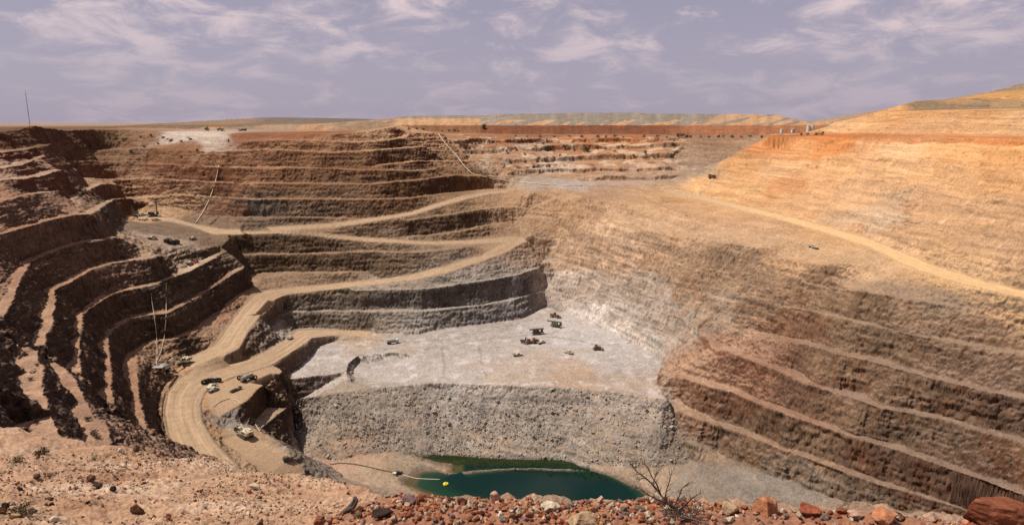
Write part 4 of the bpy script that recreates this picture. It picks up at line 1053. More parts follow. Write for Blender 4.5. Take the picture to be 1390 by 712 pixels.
# ------------------------------------------------------------------ building blocks for the machines
class MB:
    def __init__(s): s.v = []; s.f = []
    def add(s, v, f):
        o = len(s.v); s.v += [tuple(map(float, p)) for p in v]; s.f += [tuple(i + o for i in q) for q in f]; return s
    def box(s, c, d, top=(1, 1), shift=0.0):
        x, y, z = c; a, b, h = d[0] / 2, d[1] / 2, d[2] / 2
        v = []
        for sz, (ta, tb) in ((-1, (1, 1)), (1, top)):
            sh = shift if sz > 0 else 0
            v += [(x - a * ta + sh, y - b * tb, z + sz * h), (x + a * ta + sh, y - b * tb, z + sz * h), (x + a * ta + sh, y + b * tb, z + sz * h), (x - a * ta + sh, y + b * tb, z + sz * h)]
        return s.add(v, [(3, 2, 1, 0), (4, 5, 6, 7), (0, 1, 5, 4), (1, 2, 6, 5), (2, 3, 7, 6), (3, 0, 4, 7)])
    def tube(s, p0, p1, r, n=8, r1=None, cap=True):
        p0, p1 = Vector(p0), Vector(p1); d = (p1 - p0).normalized()
        a = d.orthogonal().normalized(); b = d.cross(a); r1 = r if r1 is None else r1
        v = [p0 + (a * math.cos(2 * PI * k / n) + b * math.sin(2 * PI * k / n)) * r for k in range(n)] + [p1 + (a * math.cos(2 * PI * k / n) + b * math.sin(2 * PI * k / n)) * r1 for k in range(n)]
        f = [(k, (k + 1) % n, n + (k + 1) % n, n + k) for k in range(n)]
        if cap: f += [tuple(range(n))[::-1], tuple(range(n, 2 * n))]
        return s.add(v, f)
    def prism(s, prof, y0, y1, y0t=None):
        n = len(prof)
        v = [(x, y0, z) for x, z in prof] + [(x, y1, z) for x, z in prof]
        return s.add(v, [tuple(range(n)), tuple(range(n, 2 * n))[::-1]] + [(k + n, (k + 1) % n + n, (k + 1) % n, k) for k in range(n)])
    def path(s, pts, r, n=6, taper=1.0):
        pts = [Vector(p) for p in pts]; m = len(pts); base = len(s.v); a = None
        for i, p in enumerate(pts):
            d = (pts[min(i + 1, m - 1)] - pts[max(i - 1, 0)]).normalized()
            if a is None: a = d.orthogonal().normalized()
            a = (a - d * a.dot(d)).normalized(); b = d.cross(a)
            rr = r * (1 + (taper - 1) * i / max(m - 1, 1))
            s.v += [tuple(p + (a * math.cos(2 * PI * k / n) + b * math.sin(2 * PI * k / n)) * rr) for k in range(n)]
        for i in range(m - 1):
            for k in range(n):
                s.f.append((base + i * n + k, base + i * n + (k + 1) % n, base + (i + 1) * n + (k + 1) % n, base + (i + 1) * n + k))
        s.f.append(tuple(base + k for k in range(n))[::-1]); s.f.append(tuple(base + (m - 1) * n + k for k in range(n)))
        return s
    def build(s, name, mat, parent=None, bevel=0.0, smooth_=False):
        import bmesh
        me = bpy.data.meshes.new(name); me.from_pydata(s.v, [], s.f)
        bm = bmesh.new(); bm.from_mesh(me); bmesh.ops.recalc_face_normals(bm, faces=bm.faces)
        if bevel:
            bmesh.ops.bevel(bm, geom=[e for e in bm.edges if e.is_manifold and e.calc_face_angle(0) > 0.6], offset=bevel, segments=2, affect='EDGES', clamp_overlap=True)
        for f in bm.faces: f.smooth = smooth_
        bm.to_mesh(me); bm.free(); me.update(); me.materials.append(mat)
        o = bpy.data.objects.new(name, me); COL.objects.link(o)
        if parent is not None: o.parent = parent
        return o

def paint_mat(name, rgb, rough=0.5, dust=0.35, metal=0.0):
    m, nt, b = new_mat(name); L = nt.links.new
    tc = nt.nodes.new('ShaderNodeTexCoord'); n = nt.nodes.new('ShaderNodeTexNoise'); n.inputs['Scale'].default_value = 1.6; n.inputs['Detail'].default_value = 6; n.inputs['Roughness'].default_value = 0.65
    L(tc.outputs['Object'], n.inputs['Vector'])
    r = nt.nodes.new('ShaderNodeMapRange'); r.inputs['From Min'].default_value = 0.38; r.inputs['From Max'].default_value = 0.68; r.inputs['To Max'].default_value = dust
    L(n.outputs['Fac'], r.inputs['Value'])
    mx = nt.nodes.new('ShaderNodeMix'); mx.data_type = 'RGBA'; L(r.outputs['Result'], mx.inputs['Factor'])
    mx.inputs[6].default_value = (*s2l(rgb), 1); mx.inputs[7].default_value = (0.34, 0.25, 0.17, 1)
    L(mx.outputs[2], b.inputs['Base Color']); b.inputs['Roughness'].default_value = rough; b.inputs['Metallic'].default_value = metal
    return m
PM = dict(
    yellow=paint_mat('machine_yellow', (150, 116, 52), 0.6, 0.45), cream=paint_mat('machine_cream', (190, 178, 150), 0.55, 0.45), white=paint_mat('white_paint', (206, 202, 194), 0.5, 0.3),
    steel=paint_mat('worn_steel', (104, 100, 96), 0.45, 0.4, 0.5), dark=paint_mat('dark_steel', (44, 42, 40), 0.6, 0.35), black=paint_mat('rubber_black', (24, 23, 22), 0.85, 0.25),
    glass=paint_mat('tinted_glass', (26, 32, 36), 0.1, 0.08), orange=paint_mat('machine_orange', (132, 82, 52), 0.6, 0.4), olive=paint_mat('machine_olive', (92, 92, 58), 0.55, 0.35),
    red=paint_mat('machine_red', (168, 44, 36), 0.5, 0.25), grey=paint_mat('machine_grey', (150, 148, 142), 0.5, 0.3), hose=paint_mat('pale_hose', (206, 190, 164), 0.6, 0.2), buoy=paint_mat('buoy_yellow', (226, 200, 40), 0.4, 0.05),
    rubberhose=paint_mat('dark_hose', (70, 62, 54), 0.7, 0.3), load=paint_mat('ore_load', (150, 146, 140), 0.95, 0.2))

def thing(name, label, cat, loc, rot=0.0, group=None, tilt=None):
    o = bpy.data.objects.new(name, None); COL.objects.link(o)
    o.location = loc; o.rotation_euler = (0, 0, rot); o['label'] = label; o['category'] = cat
    o.empty_display_size = 0.5
    if group: o['group'] = group
    return o
def tag(o, label, cat, group=None):
    o['label'] = label; o['category'] = cat
    if group: o['group'] = group
    return o
def dup(root, loc, rot, label, group=None):
    r = root.copy(); COL.objects.link(r); r.location = loc; r.rotation_euler = (0, 0, rot); r['label'] = label
    if group: r['group'] = group
    for ch in list(root.children):
        c = ch.copy(); COL.objects.link(c); c.parent = r
        for g in list(ch.children):
            d = g.copy(); COL.objects.link(d); d.parent = c
    return r
def at(px, py, dz=0.0):
    g = ground(px, py); return Vector((g[0], g[1], g[2] + dz))
def heading(p0, p1):
    a, b = at(*p0), at(*p1); return math.atan2(b.y - a.y, b.x - a.x)

def wheel(parent, x, y, r, w, rim=True):
    o = MB().tube((x, y - w / 2, r), (x, y + w / 2, r), r, 18).build('wheel', PM['black'], parent, 0.06)
    if rim: MB().tube((x, y - w / 2 - 0.02, r), (x, y + w / 2 + 0.02, r), r * 0.5, 12).build('rim', PM['grey'], o)
    return o
def track(parent, L_, h, w, y):
    prof = [(-L_ / 2 + h * 0.3, 0), (L_ / 2 - h * 0.3, 0), (L_ / 2, h * 0.35), (L_ / 2 - 0.1, h * 0.75), (L_ / 2 - h * 0.35, h), (-L_ / 2 + h * 0.35, h), (-L_ / 2 + 0.1, h * 0.75), (-L_ / 2, h * 0.35)]
    m = MB().prism(prof, y - w / 2, y + w / 2)
    for k in range(int(L_ / 0.5)):
        m.box((-L_ / 2 + 0.5 + k * 0.5, y, h + 0.03), (0.16, w + 0.06, 0.08)); 
    return m.build('track', PM['dark'], parent)

def haul_truck(loc, rot, label, body='white', load=True):
    t = thing('haul_truck', label, 'dump truck', loc, rot)
    MB().box((0, 0, 1.7), (9.0, 2.4, 0.9)).box((3.6, 0, 2.3), (1.6, 4.6, 0.5)).build('chassis', PM['yellow'], t, 0.05)
    prof = [(-4.9, 3.3), (-4.6, 2.5), (-1.0, 2.35), (2.0, 3.1), (2.2, 4.7), (4.9, 4.9), (4.9, 5.1), (1.9, 5.05), (-4.9, 4.3)]
    bd = MB()
    bd.prism([(-4.9, 3.1), (-4.6, 2.5), (-1.0, 2.35), (2.0, 3.1), (2.1, 3.4), (-1.0, 2.75), (-4.7, 2.95)], -2.5, 2.5)
    for y in (-2.6, 2.4): bd.prism([(-4.9, 3.0), (-1.0, 2.6), (2.1, 3.2), (2.3, 4.9), (-4.9, 4.2)], y, y + 0.2)
    bd.box((2.2, 0, 4.1), (0.2, 5.2, 1.8)).box((3.7, 0, 5.0), (3.0, 5.2, 0.18))
    bd.build('dump_body', PM[body], t, 0.03)
    if load:
        rg = np.random.default_rng(2); v = []; f = []
        nx, ny = 12, 9
        for i in range(nx):
            for j in range(ny):
                a, b = i / (nx - 1), j / (ny - 1)
                v.append((-4.5 + 6.5 * a, -2.3 + 4.6 * b, 3.3 + 1.75 * math.sin(PI * a) ** 0.7 * math.sin(PI * b) ** 0.8 + rg.normal() * 0.09))
        f = [(i * ny + j, (i + 1) * ny + j, (i + 1) * ny + j + 1, i * ny + j + 1) for i in range(nx - 1) for j in range(ny - 1)]
        MB().add(v, f).build('load', PM['load'], t)
    cb = MB().box((3.5, 1.2, 3.6), (1.6, 1.7, 1.7), (0.92, 0.92)).build('cab', PM['yellow'], t, 0.06)
    MB().box((4.29, 1.2, 3.8), (0.05, 1.4, 0.9)).box((3.5, 2.04, 3.8), (1.1, 0.05, 0.8)).build('window', PM['glass'], cb)
    MB().box((4.55, 0, 1.9), (0.3, 2.6, 1.5)).build('radiator', PM['dark'], t, 0.05)
    MB().box((4.75, 0, 0.95), (0.35, 4.4, 0.5)).build('bumper', PM['yellow'], t, 0.05)
    for y in (-2.0, 2.0): wheel(t, 2.9, y, 1.3, 0.85)
    for y in (-1.8, 1.8): wheel(t, -2.4, y, 1.3, 1.7)
    return t

def excavator(loc, rot, label, col='cream', swing=0.0, boom=((1.6, 2.6), (5.2, 5.6), (7.8, 4.4)), stick=((7.8, 4.4), (8.6, 1.4)), k=1.0, bucket_up=False):
    t = thing('excavator', label, 'excavator', loc, rot); t.scale = (k, k, k)
    for y in (-1.7, 1.7): track(t, 5.6, 1.15, 0.85, y)
    MB().tube((0, 0, 0.8), (0, 0, 1.5), 1.3, 16).box((0, 0, 0.75), (2.2, 3.0, 0.5)).build('undercarriage', PM['dark'], t)
    MB().box((-1.0, 0.2, 2.35), (4.2, 3.2, 1.5), (0.96, 0.96)).box((-1.6, -0.9, 3.25), (2.4, 1.1, 0.3)).build('house', PM[col], t, 0.08)
    MB().box((-3.5, 0.2, 2.3), (0.9, 3.3, 1.4)).build('counterweight', PM[col], t, 0.15)
    MB().box((-3.98, 0.2, 2.4), (0.05, 1.2, 0.8)).build('grille', PM['dark'], t)
    MB().box((-1.4, 1.83, 2.5), (2.0, 0.05, 0.7)).build('vent', PM['dark'], t)
    MB().tube((-2.2, 0.9, 3.1), (-2.2, 0.9, 3.9), 0.14).build('exhaust', PM['dark'], t)
    c = MB().box((1.3, 1.25, 3.1), (1.6, 1.2, 2.0), (0.85, 0.9)).build('cab', PM[col], t, 0.06)
    MB().box((2.08, 1.25, 3.3), (0.06, 0.95, 1.1)).box((1.3, 1.86, 3.3), (1.0, 0.06, 0.9)).build('window', PM['glass'], c)
    b = MB()
    for (x0, z0), (x1, z1) in zip(boom[:-1], boom[1:]):
        d = Vector((x1 - x0, 0, z1 - z0)); n = Vector((-d.z, 0, d.x)).normalized() * 0.42
        b.prism([(x0 - n.x, z0 - n.z), (x1 - n.x * 0.8, z1 - n.z * 0.8), (x1 + n.x * 0.8, z1 + n.z * 0.8), (x0 + n.x, z0 + n.z)], -0.65, -0.05)
    b.build('boom', PM[col], t, 0.04)
    (x0, z0), (x1, z1) = stick
    d = Vector((x1 - x0, 0, z1 - z0)); n = Vector((-d.z, 0, d.x)).normalized() * 0.3
    MB().prism([(x0 - n.x, z0 - n.z), (x1 - n.x * 0.7, z1 - n.z * 0.7), (x1 + n.x * 0.7, z1 + n.z * 0.7), (x0 + n.x, z0 + n.z)], -0.6, -0.1).build('stick', PM[col], t, 0.03)
    bx, bz = x1, z1
    s = -1
    MB().prism([(bx + 0.3, bz + 0.3), (bx + 0.5, bz - 0.9), (bx - 0.3, bz - 1.5), (bx - 1.5, bz - 1.3), (bx - 1.6, bz - 1.1), (bx - 0.5, bz - 1.1), (bx + 0.1, bz - 0.6), (bx - 0.1, bz + 0.3)], -1.4, 0.7).build('bucket', PM['steel'], t, 0.03)
    MB().tube((1.0, -0.35, 2.2), (boom[1][0] * 0.75, -0.35, boom[1][1] * 0.75), 0.16).build('ram', PM['steel'], t)
    MB().tube((boom[1][0], -0.35, boom[1][1] + 0.5), (stick[0][0], -0.35, stick[0][1] + 0.55), 0.13).build('ram', PM['steel'], t)
    return t

def wheel_loader(loc, rot, label, col='orange'):
    t = thing('wheel_loader', label, 'loader', loc, rot)
    MB().box((-1.9, 0, 2.0), (3.4, 2.0, 1.5), (0.9, 0.85)).box((1.4, 0, 1.5), (2.6, 1.5, 0.9)).build('body', PM[col], t, 0.08)
    c = MB().box((0.1, 0, 3.0), (1.7, 1.7, 1.7), (0.9, 0.9)).build('cab', PM[col], t, 0.06)
    MB().box((0.93, 0, 3.2), (0.06, 1.4, 0.9)).box((0.1, 0.86, 3.2), (1.2, 0.05, 0.9)).box((0.1, -0.86, 3.2), (1.2, 0.05, 0.9)).build('window', PM['glass'], c)
    for x in (-1.9, 1.9):
        for y in (-1.4, 1.4): wheel(t, x, y, 1.05, 0.75)
    m = MB()
    for y in (-0.6, 0.45): m.prism([(1.4, 2.3), (3.9, 1.0), (4.0, 0.7), (3.8, 0.65), (1.3, 1.9)], y, y + 0.15)
    m.build('lift_arm', PM[col], t)
    MB().prism([(3.7, 1.5), (3.7, 0.3), (4.1, 0.1), (5.3, 0.1), (5.3, 0.2), (4.2, 0.35), (3.95, 0.6), (3.95, 1.5)], -1.8, 1.8).build('bucket', PM['steel'], t)
    return t

def bulldozer(loc, rot, label, col='orange'):
    t = thing('bulldozer', label, 'bulldozer', loc, rot)
    for y in (-1.35, 1.35): track(t, 4.6, 1.5, 0.65, y)
    MB().box((0.9, 0, 1.75), (2.6, 1.5, 1.2), (0.95, 0.85)).box((-1.4, 0, 1.6), (1.6, 2.0, 1.0)).build('body', PM[col], t, 0.08)
    c = MB().box((-0.9, 0, 2.9), (1.6, 1.7, 1.5), (0.9, 0.9)).build('cab', PM[col], t, 0.05)
    MB().box((-0.09, 0, 3.0), (0.06, 1.4, 0.8)).box((-0.9, 0.84, 3.0), (1.1, 0.05, 0.8)).build('window', PM['glass'], c)
    MB().tube((1.2, 0.4, 2.3), (1.2, 0.4, 3.3), 0.1).build('exhaust', PM['dark'], t)
    MB().prism([(2.9, 0.1), (3.25, 0.1), (3.05, 0.8), (3.15, 1.6), (2.95, 1.6), (2.8, 0.8)], -2.2, 2.2).build('blade', PM['steel'], t)
    m = MB()
    for y in (-1.7, 1.6): MB().box((1.6, y, 0.6), (2.6, 0.15, 0.25)).build('push_arm', PM[col], t)
    MB().box((-2.7, 0, 1.0), (0.5, 1.6, 0.4)).prism([(-3.0, 1.1), (-2.7, 1.1), (-2.9, 0.0), (-3.1, 0.0)], -0.12, 0.12).build('ripper', PM['dark'], t)
    return t

def drill_rig(loc, rot, label, raised=False, col='olive', k=1.0, mast=10.0):
    t = thing('drill_rig', label, 'drill rig', loc, rot); t.scale = (k, k, k)
    for y in (-1.6, 1.6): track(t, 5.0, 1.2, 0.7, y)
    MB().box((0, 0, 1.55), (8.4, 3.0, 0.4)).build('deck', PM['dark'], t, 0.04)
    MB().box((-1.3, 0.1, 2.6), (4.4, 2.2, 1.7)).box((-2.2, 0.1, 3.55), (1.4, 1.4, 0.25)).build('engine_house', PM[col], t, 0.06)
    c = MB().box((3.2, 0.75, 2.7), (1.5, 1.3, 1.9), (0.92, 0.92)).build('cab', PM[col], t, 0.05)
    MB().box((3.97, 0.75, 2.9), (0.05, 1.0, 1.0)).box((3.2, 1.41, 2.9), (1.0, 0.05, 0.9)).build('window', PM['glass'], c)
    m = MB()
    def P(a, b, cc): return (3.2 + b, -0.6 + cc, 1.4 + a) if raised else (4.6 - a, -0.2 + cc, 4.0 + b)
    for b in (-0.4, 0.4):
        for cc in (-0.4, 0.4): m.tube(P(0, b, cc), P(mast, b, cc), 0.09, 5)
    nseg = int(mast / 0.9)
    for i in range(nseg):
        a0, a1 = i * mast / nseg, (i + 1) * mast / nseg
        for b in (-0.4, 0.4): m.tube(P(a0, b, -0.4), P(a1, b, 0.4), 0.05, 4)
        for cc in (-0.4, 0.4): m.tube(P(a0, -0.4, cc), P(a1, 0.4, cc), 0.05, 4)
    m.tube(P(0.5, 0, 0), P(mast - 0.6, 0, 0), 0.14, 6)
    m.build('mast', PM['dark'], t)
    for x, y in ((3.9, -1.3), (-3.9, 1.2), (-3.9, -1.2)): MB().tube((x, y, 0.0), (x, y, 1.7), 0.14).tube((x, y, 0), (x, y, 0.12), 0.45, 10).build('jack', PM['steel'], t)
    return t

def ute(loc, rot, label, col='white', group=None):
    t = thing('utility_truck', label, 'utility truck', loc, rot, group)
    MB().prism([(-0.9, 0.5), (2.5, 0.5), (2.55, 0.95), (1.3, 1.1), (0.7, 1.75), (-0.6, 1.8), (-0.9, 1.1)], -0.9, 0.9).build('body', PM[col], t, 0.05)
    MB().prism([(1.18, 1.12), (0.72, 1.68), (0.6, 1.68), (1.05, 1.12)], -0.8, 0.8).box((0.1, 0.89, 1.4), (1.2, 0.05, 0.4)).box((0.1, -0.89, 1.4), (1.2, 0.05, 0.4)).build('window', PM['glass'], t)
    MB().box((-1.9, 0, 0.85), (2.0, 1.85, 0.1)).box((-1.9, 0.9, 1.05), (2.0, 0.06, 0.4)).box((-1.9, -0.9, 1.05), (2.0, 0.06, 0.4)).box((-2.87, 0, 1.05), (0.06, 1.8, 0.4)).build('tray', PM['grey'], t)
    for x in (1.6, -1.7):
        for y in (-0.8, 0.8): wheel(t, x, y, 0.4, 0.28, False)
    return t

def service_truck(loc, rot, label, col='white'):
    t = thing('service_truck', label, 'truck', loc, rot)
    MB().box((0, 0, 0.95), (8.0, 1.0, 0.3)).build('chassis', PM['dark'], t)
    c = MB().box((3.1, 0, 1.9), (1.8, 2.3, 1.9), (0.85, 0.95), -0.1).build('cab', PM[col], t, 0.08)
    MB().box((3.93, 0, 2.25), (0.08, 1.9, 0.7)).box((3.0, 1.15, 2.25), (0.9, 0.06, 0.6)).build('window', PM['glass'], c)
    MB().tube((-3.8, 0, 2.1), (1.8, 0, 2.1), 1.1, 18).build('tank', PM['grey'], t, 0.1)
    for x in (3.0, -1.6, -2.9):
        for y in (-1.0, 1.0): wheel(t, x, y, 0.55, 0.4, False)
    return t

# ------------------------------------------------------------------ machines where the photograph shows them
h_tr = heading((234, 500), (209, 511))
haul_truck(at(221, 507), h_tr, 'loaded dump truck under the hoses, heaped with grey rock, at the bench toe', 'grey')
excavator(at(250, 494.5), heading((250, 495), (226, 503)), 'grey and cream excavator reaching its boom over the loaded dump truck', 'cream', boom=((1.4, 2.6), (4.0, 5.6), (6.4, 5.4)), stick=((6.4, 5.4), (9.3, 4.9)), k=1.1)
excavator(at(333, 592), heading((337, 594), (318, 582)), 'big cream face shovel parked on the tan pad below the haul road bend', 'cream', boom=((1.4, 2.6), (3.6, 4.2), (5.6, 3.4)), stick=((5.6, 3.4), (6.4, 1.9)), k=1.12)

# pale pit floor
wheel_loader(at(753, 430.5), heading((748, 430), (764, 432)), 'brown wheel loader farthest back on the pale pit floor, under the rock face', 'orange')
drill_rig(at(755, 443.5), heading((760, 444), (738, 441)) + PI, 'olive drill rig with lowered mast, on the pit floor behind the darker drill rig', False, 'olive', 0.95, 12)
drill_rig(at(730, 453.5), heading((736, 454), (712, 456)) + PI, 'dark drill rig with lowered mast, between the olive drill rig and the bulldozers', False, 'dark', 0.95, 11)
excavator(at(711, 465), heading((711, 465), (719, 466)), 'small dark excavator with folded boom beside two bulldozers on the pit floor', 'dark', boom=((1.4, 2.6), (1.8, 5.2), (2.6, 6.6)), stick=((2.6, 6.6), (4.0, 4.6)), k=0.62)
bulldozer(at(717, 466), heading((717, 466), (709, 468)), 'dark brown bulldozer next to the small dark excavator', 'orange').scale = (0.85,) * 3
bulldozer(at(726, 465), heading((726, 465), (736, 463)), 'rust orange bulldozer parked right of the dark brown bulldozer', 'orange')
bulldozer(at(811, 474.5), heading((811, 474), (820, 474)), 'lone orange bulldozer out on the bare right part of the pit floor', 'orange')
u0 = ute(at(703, 482.5), heading((703, 482), (712, 481)), 'cream utility truck nearest the white salty patch on the pit floor', 'cream')
u0.scale = (1.15,) * 3
def put_ute(px, py, to, label, group=None):
    return dup(u0, at(px, py), heading((px, py), to), label, group)
put_ute(772, 479.5, (764, 477), 'pale utility truck between the cream utility truck and the lone bulldozer')
service_truck(at(533, 466), heading((533, 466), (540, 465)), 'small service truck on the road just above the scooped pit floor')
put_ute(735, 465.5, (740, 464), 'utility truck just right of the rust orange bulldozer')
put_ute(394, 459.5, (400, 455), 'utility truck driving down the lowest haul road onto the pit floor')
# pads beside the big bend
put_ute(287, 526, (280, 530), 'white utility truck by the tyre row at the haul road bend')
put_ute(290, 530, (297, 527), 'white utility truck nearer the bend edge, below the other white utility truck')
service_truck(at(335, 516), heading((335, 516), (341, 513)), 'service truck parked between heaps of tyres on the tan pad', 'grey')
def big_tyre(loc, rot, label, group, flat=False):
    m = MB(); n = 18; R, w, r = 1.25, 0.8, 0.62
    prof = [(r, -w / 2), (R - 0.12, -w / 2), (R, -w / 2 + 0.15), (R, w / 2 - 0.15), (R - 0.12, w / 2), (r, w / 2)]
    v = []; f = []; k = len(prof)
    for i in range(n):
        a = 2 * PI * i / n
        for q, (rad, yy) in enumerate(prof):
            v.append((rad * math.cos(a), yy, R + rad * math.sin(a)) if not flat else (rad * math.cos(a), rad * math.sin(a), yy + w / 2))
    for i in range(n):
        for q in range(k): f.append((i * k + q, i * k + (q + 1) % k, ((i + 1) % n) * k + (q + 1) % k, ((i + 1) % n) * k + q))
    o = m.add(v, f).build('mining_tyre', PM['black']); o.location = loc; o.rotation_euler = (0, 0, rot)
    return tag(o, label, 'tyre', group)
t0 = None
for k, (px, py) in enumerate([(276.5, 521.5), (278.5, 521), (280.8, 520.4), (283, 519.6), (285.4, 519.2), (287.8, 519), (290.4, 519.3), (293, 519.2), (295.6, 518.7), (298, 518.2)]):
    lab = 'black mining tyre standing in the row beside the white utility trucks'
    if t0 is None: t0 = big_tyre(at(px, py), 0.3, lab, 'tyres in the row at the bend')
    else:
        c = t0.copy(); COL.objects.link(c); c.location = at(px, py); c.rotation_euler = (0, 0, 0.3 + 0.25 * math.sin(k * 2.1)); s_ = 0.85 + 0.25 * abs(math.sin(k * 1.7)); c.scale = (s_, s_, s_)
for k, (px, py) in enumerate([(325, 515.5), (328, 515), (341, 514), (343.5, 514.3), (346.5, 515), (339, 511.5), (331, 518.5)]):
    c = t0.copy(); COL.objects.link(c); c.location = at(px, py); c.rotation_euler = (0.2 * (k % 3), 0, k * 0.9)
    c['label'] = 'black mining tyre dumped around the grey service truck'; c['group'] = 'tyres around the service truck'
def flatbed(loc, rot, label):
    t = thing('flatbed_trailer', label, 'trailer', loc, rot)
    MB().box((0, 0, 1.0), (9.5, 2.4, 0.3)).box((4.2, 0, 1.5), (1.4, 2.4, 0.8)).build('bed', PM['dark'], t)
    MB().box((-1.5, 0, 1.45), (5.0, 1.4, 0.6)).build('pipe_load', PM['black'], t)
    for x in (-2.6, -3.7, 3.4):
        for y in (-0.95, 0.95): wheel(t, x, y, 0.5, 0.4, False)
    return t
flatbed(at(320, 530), heading((311, 533), (328, 526)), 'low black trailer near the edge of the pad above the dark cliff').scale = (0.7,) * 3
def pump_skid(loc, rot, label, k=1.0):
    t = thing('pump_skid', label, 'pump', loc, rot); t.scale = (k, k, k)
    MB().box((0, 0, 0.2), (4.2, 2.0, 0.25)).build('skid', PM['dark'], t)
    MB().box((-0.7, 0, 1.1), (2.2, 1.5, 1.5), (0.9, 0.9)).build('engine', PM['dark'], t, 0.05)
    MB().tube((1.2, -0.5, 0.9), (1.2, 0.5, 0.9), 0.6, 14).tube((1.2, 0, 0.9), (2.4, 0, 0.9), 0.25, 10).build('pump', PM['steel'], t)
    MB().tube((-1.2, 0.3, 1.8), (-1.2, 0.3, 2.6), 0.1).build('exhaust', PM['black'], t)
    return t
pump_skid(at(391, 625), 0.7, 'dark pump set on the tan ramp, the one nearer the cream face shovel', 1.15)
pump_skid(at(416, 641), 2.0, 'dark pump set lowest on the tan ramp, against the ledge edge', 1.15)
pump_skid(at(542, 642.5), 0.4, 'black pump set on the beach beside the green lake', 0.85)
MB().box((0, 0, 0.5), (1.6, 1.1, 1.0)).box((0, 0, 1.1), (1.7, 1.2, 0.15)).build('control_box', PM['white'])
cb = bpy.data.objects['control_box']; cb.location = at(535.5, 644); tag(cb, 'small white control box beside the black pump on the lake beach', 'box')

# left pads
drill_rig(at(208, 293.5), 0.2, 'dark drill rig with upright mast on the upper left pad', True, 'dark', 0.95, 11)
for px, py, to, lab in ((181, 293.5, (185, 293), 'white utility truck at the far left end of the upper left pad'), (193, 292.5, (197, 292), 'white utility truck between the pad end and the upright drill rig'), (197, 299.5, (201, 299), 'utility truck on the lower edge of the upper left pad'), (212, 299.5, (216, 299), 'utility truck on the pad edge below the upright drill rig'), (262, 324.5, (267, 323), 'white utility truck right of the black tanks on the middle left pad'), (258, 358, (263, 357), 'white utility truck beside the small red drill on the lowest left pad'), (207, 324, (212, 324), 'utility truck left of the black tanks')):
    put_ute(px, py, to, lab)
drill_rig(at(266, 357.5), 2.6, 'small red drill rig on the lowest left pad', False, 'red', 0.6, 8)
tk = None
for k, (px, py) in enumerate([(225.5, 329.5), (228.5, 328.5), (231, 329.3), (233, 331), (239, 330.5), (241, 330.8)]):
    if tk is None:
        tk = thing('water_tank', 'round black water tank clustered with others on the middle left pad', 'tank', at(px, py), 0, 'black tanks on the middle left pad')
        MB().tube((0, 0, 0), (0, 0, 2.4), 1.5, 20).tube((0, 0, 2.4), (0, 0, 2.9), 1.5, 20, 0.35).build('shell', PM['black'], tk)
        MB().tube((0, 0, 2.9), (0, 0, 3.05), 0.35, 12).build('lid', PM['dark'], tk)
    else: dup(tk, at(px, py), 0, tk['label'])
# nose of the right wall, right road, far surface
haul_truck(at(966, 241.5), heading((966, 241), (950, 247)), 'dump truck with pale load below the nose of the yellow wall', 'dark').scale = (0.62,) * 3
put_ute(1104, 336.5, (1110, 338), 'utility truck parked below the right haul road on the bench')
def silo(px, py, D, r, h, label):
    p = at_d(px, py, D); t = thing('storage_tank', label, 'tank', Vector(p))
    MB().tube((0, 0, -1), (0, 0, h), r, 20).build('shell', PM['white'], t)
    MB().tube((0, 0, h), (0, 0, h + r * 0.35), r * 1.03, 20, 0.2).build('roof', PM['grey'], t)
    return t
silo(1097, 178, 790, 2.0, 6.2, 'tall white tank on the far plain, left one of the close pair')
silo(1102.5, 178, 790, 2.1, 6.6, 'tall white tank on the far plain, right one of the close pair')
silo(1061, 179.5, 790, 1.8, 3.6, 'squat white tank alone on the far plain left of the tank pair')
def hut(px, py, D, w, label):
    p = at_d(px, py, D); t = thing('site_hut', label, 'hut', Vector(p))
    MB().box((0, 0, 1.2), (w, 3, 3.0)).build('wall', PM['white'], t)
    MB().prism([(-w / 2 - 0.3, 2.7), (w / 2 + 0.3, 2.7), (0, 3.6)], -1.8, 1.8).build('roof', PM['grey'], t)
    MB().box((0, -1.53, 0.8), (1.0, 0.06, 2.0)).build('door', PM['dark'], t)
    return t
hut(1077, 179.5, 700, 4, 'small white hut on the rim of the yellow wall')

# radio mast
def mast():
    b = at(41, 172.5); b.z -= 0.8
    t = thing('radio_mast', 'tall thin radio mast alone on the rim above the left benches', 'mast', b)
    H_ = 23.5; m = MB()
    for k in range(3):
        a = 2 * PI * k / 3; m.tube((0.24 * math.cos(a), 0.24 * math.sin(a), 0), (0.12 * math.cos(a), 0.12 * math.sin(a), H_), 0.04, 5)
    for i in range(28):
        z0, z1 = i * H_ / 28, (i + 1) * H_ / 28
        for k in range(3):
            r0 = 0.24 - 0.12 * z0 / H_; r1 = 0.24 - 0.12 * z1 / H_; a0, a1 = 2 * PI * k / 3, 2 * PI * (k + 1) / 3
            m.tube((r0 * math.cos(a0), r0 * math.sin(a0), z0), (r1 * math.cos(a1), r1 * math.sin(a1), z1), 0.03, 4)
    m.build('lattice', PM['dark'], t)
    MB().tube((0, 0, H_), (0, 0, H_ + 2.2), 0.05, 6).build('aerial', PM['dark'], t)
    MB().box((0, 0, 0.3), (1.6, 1.6, 0.9)).build('footing', PM['grey'], t)
    return t
mast()

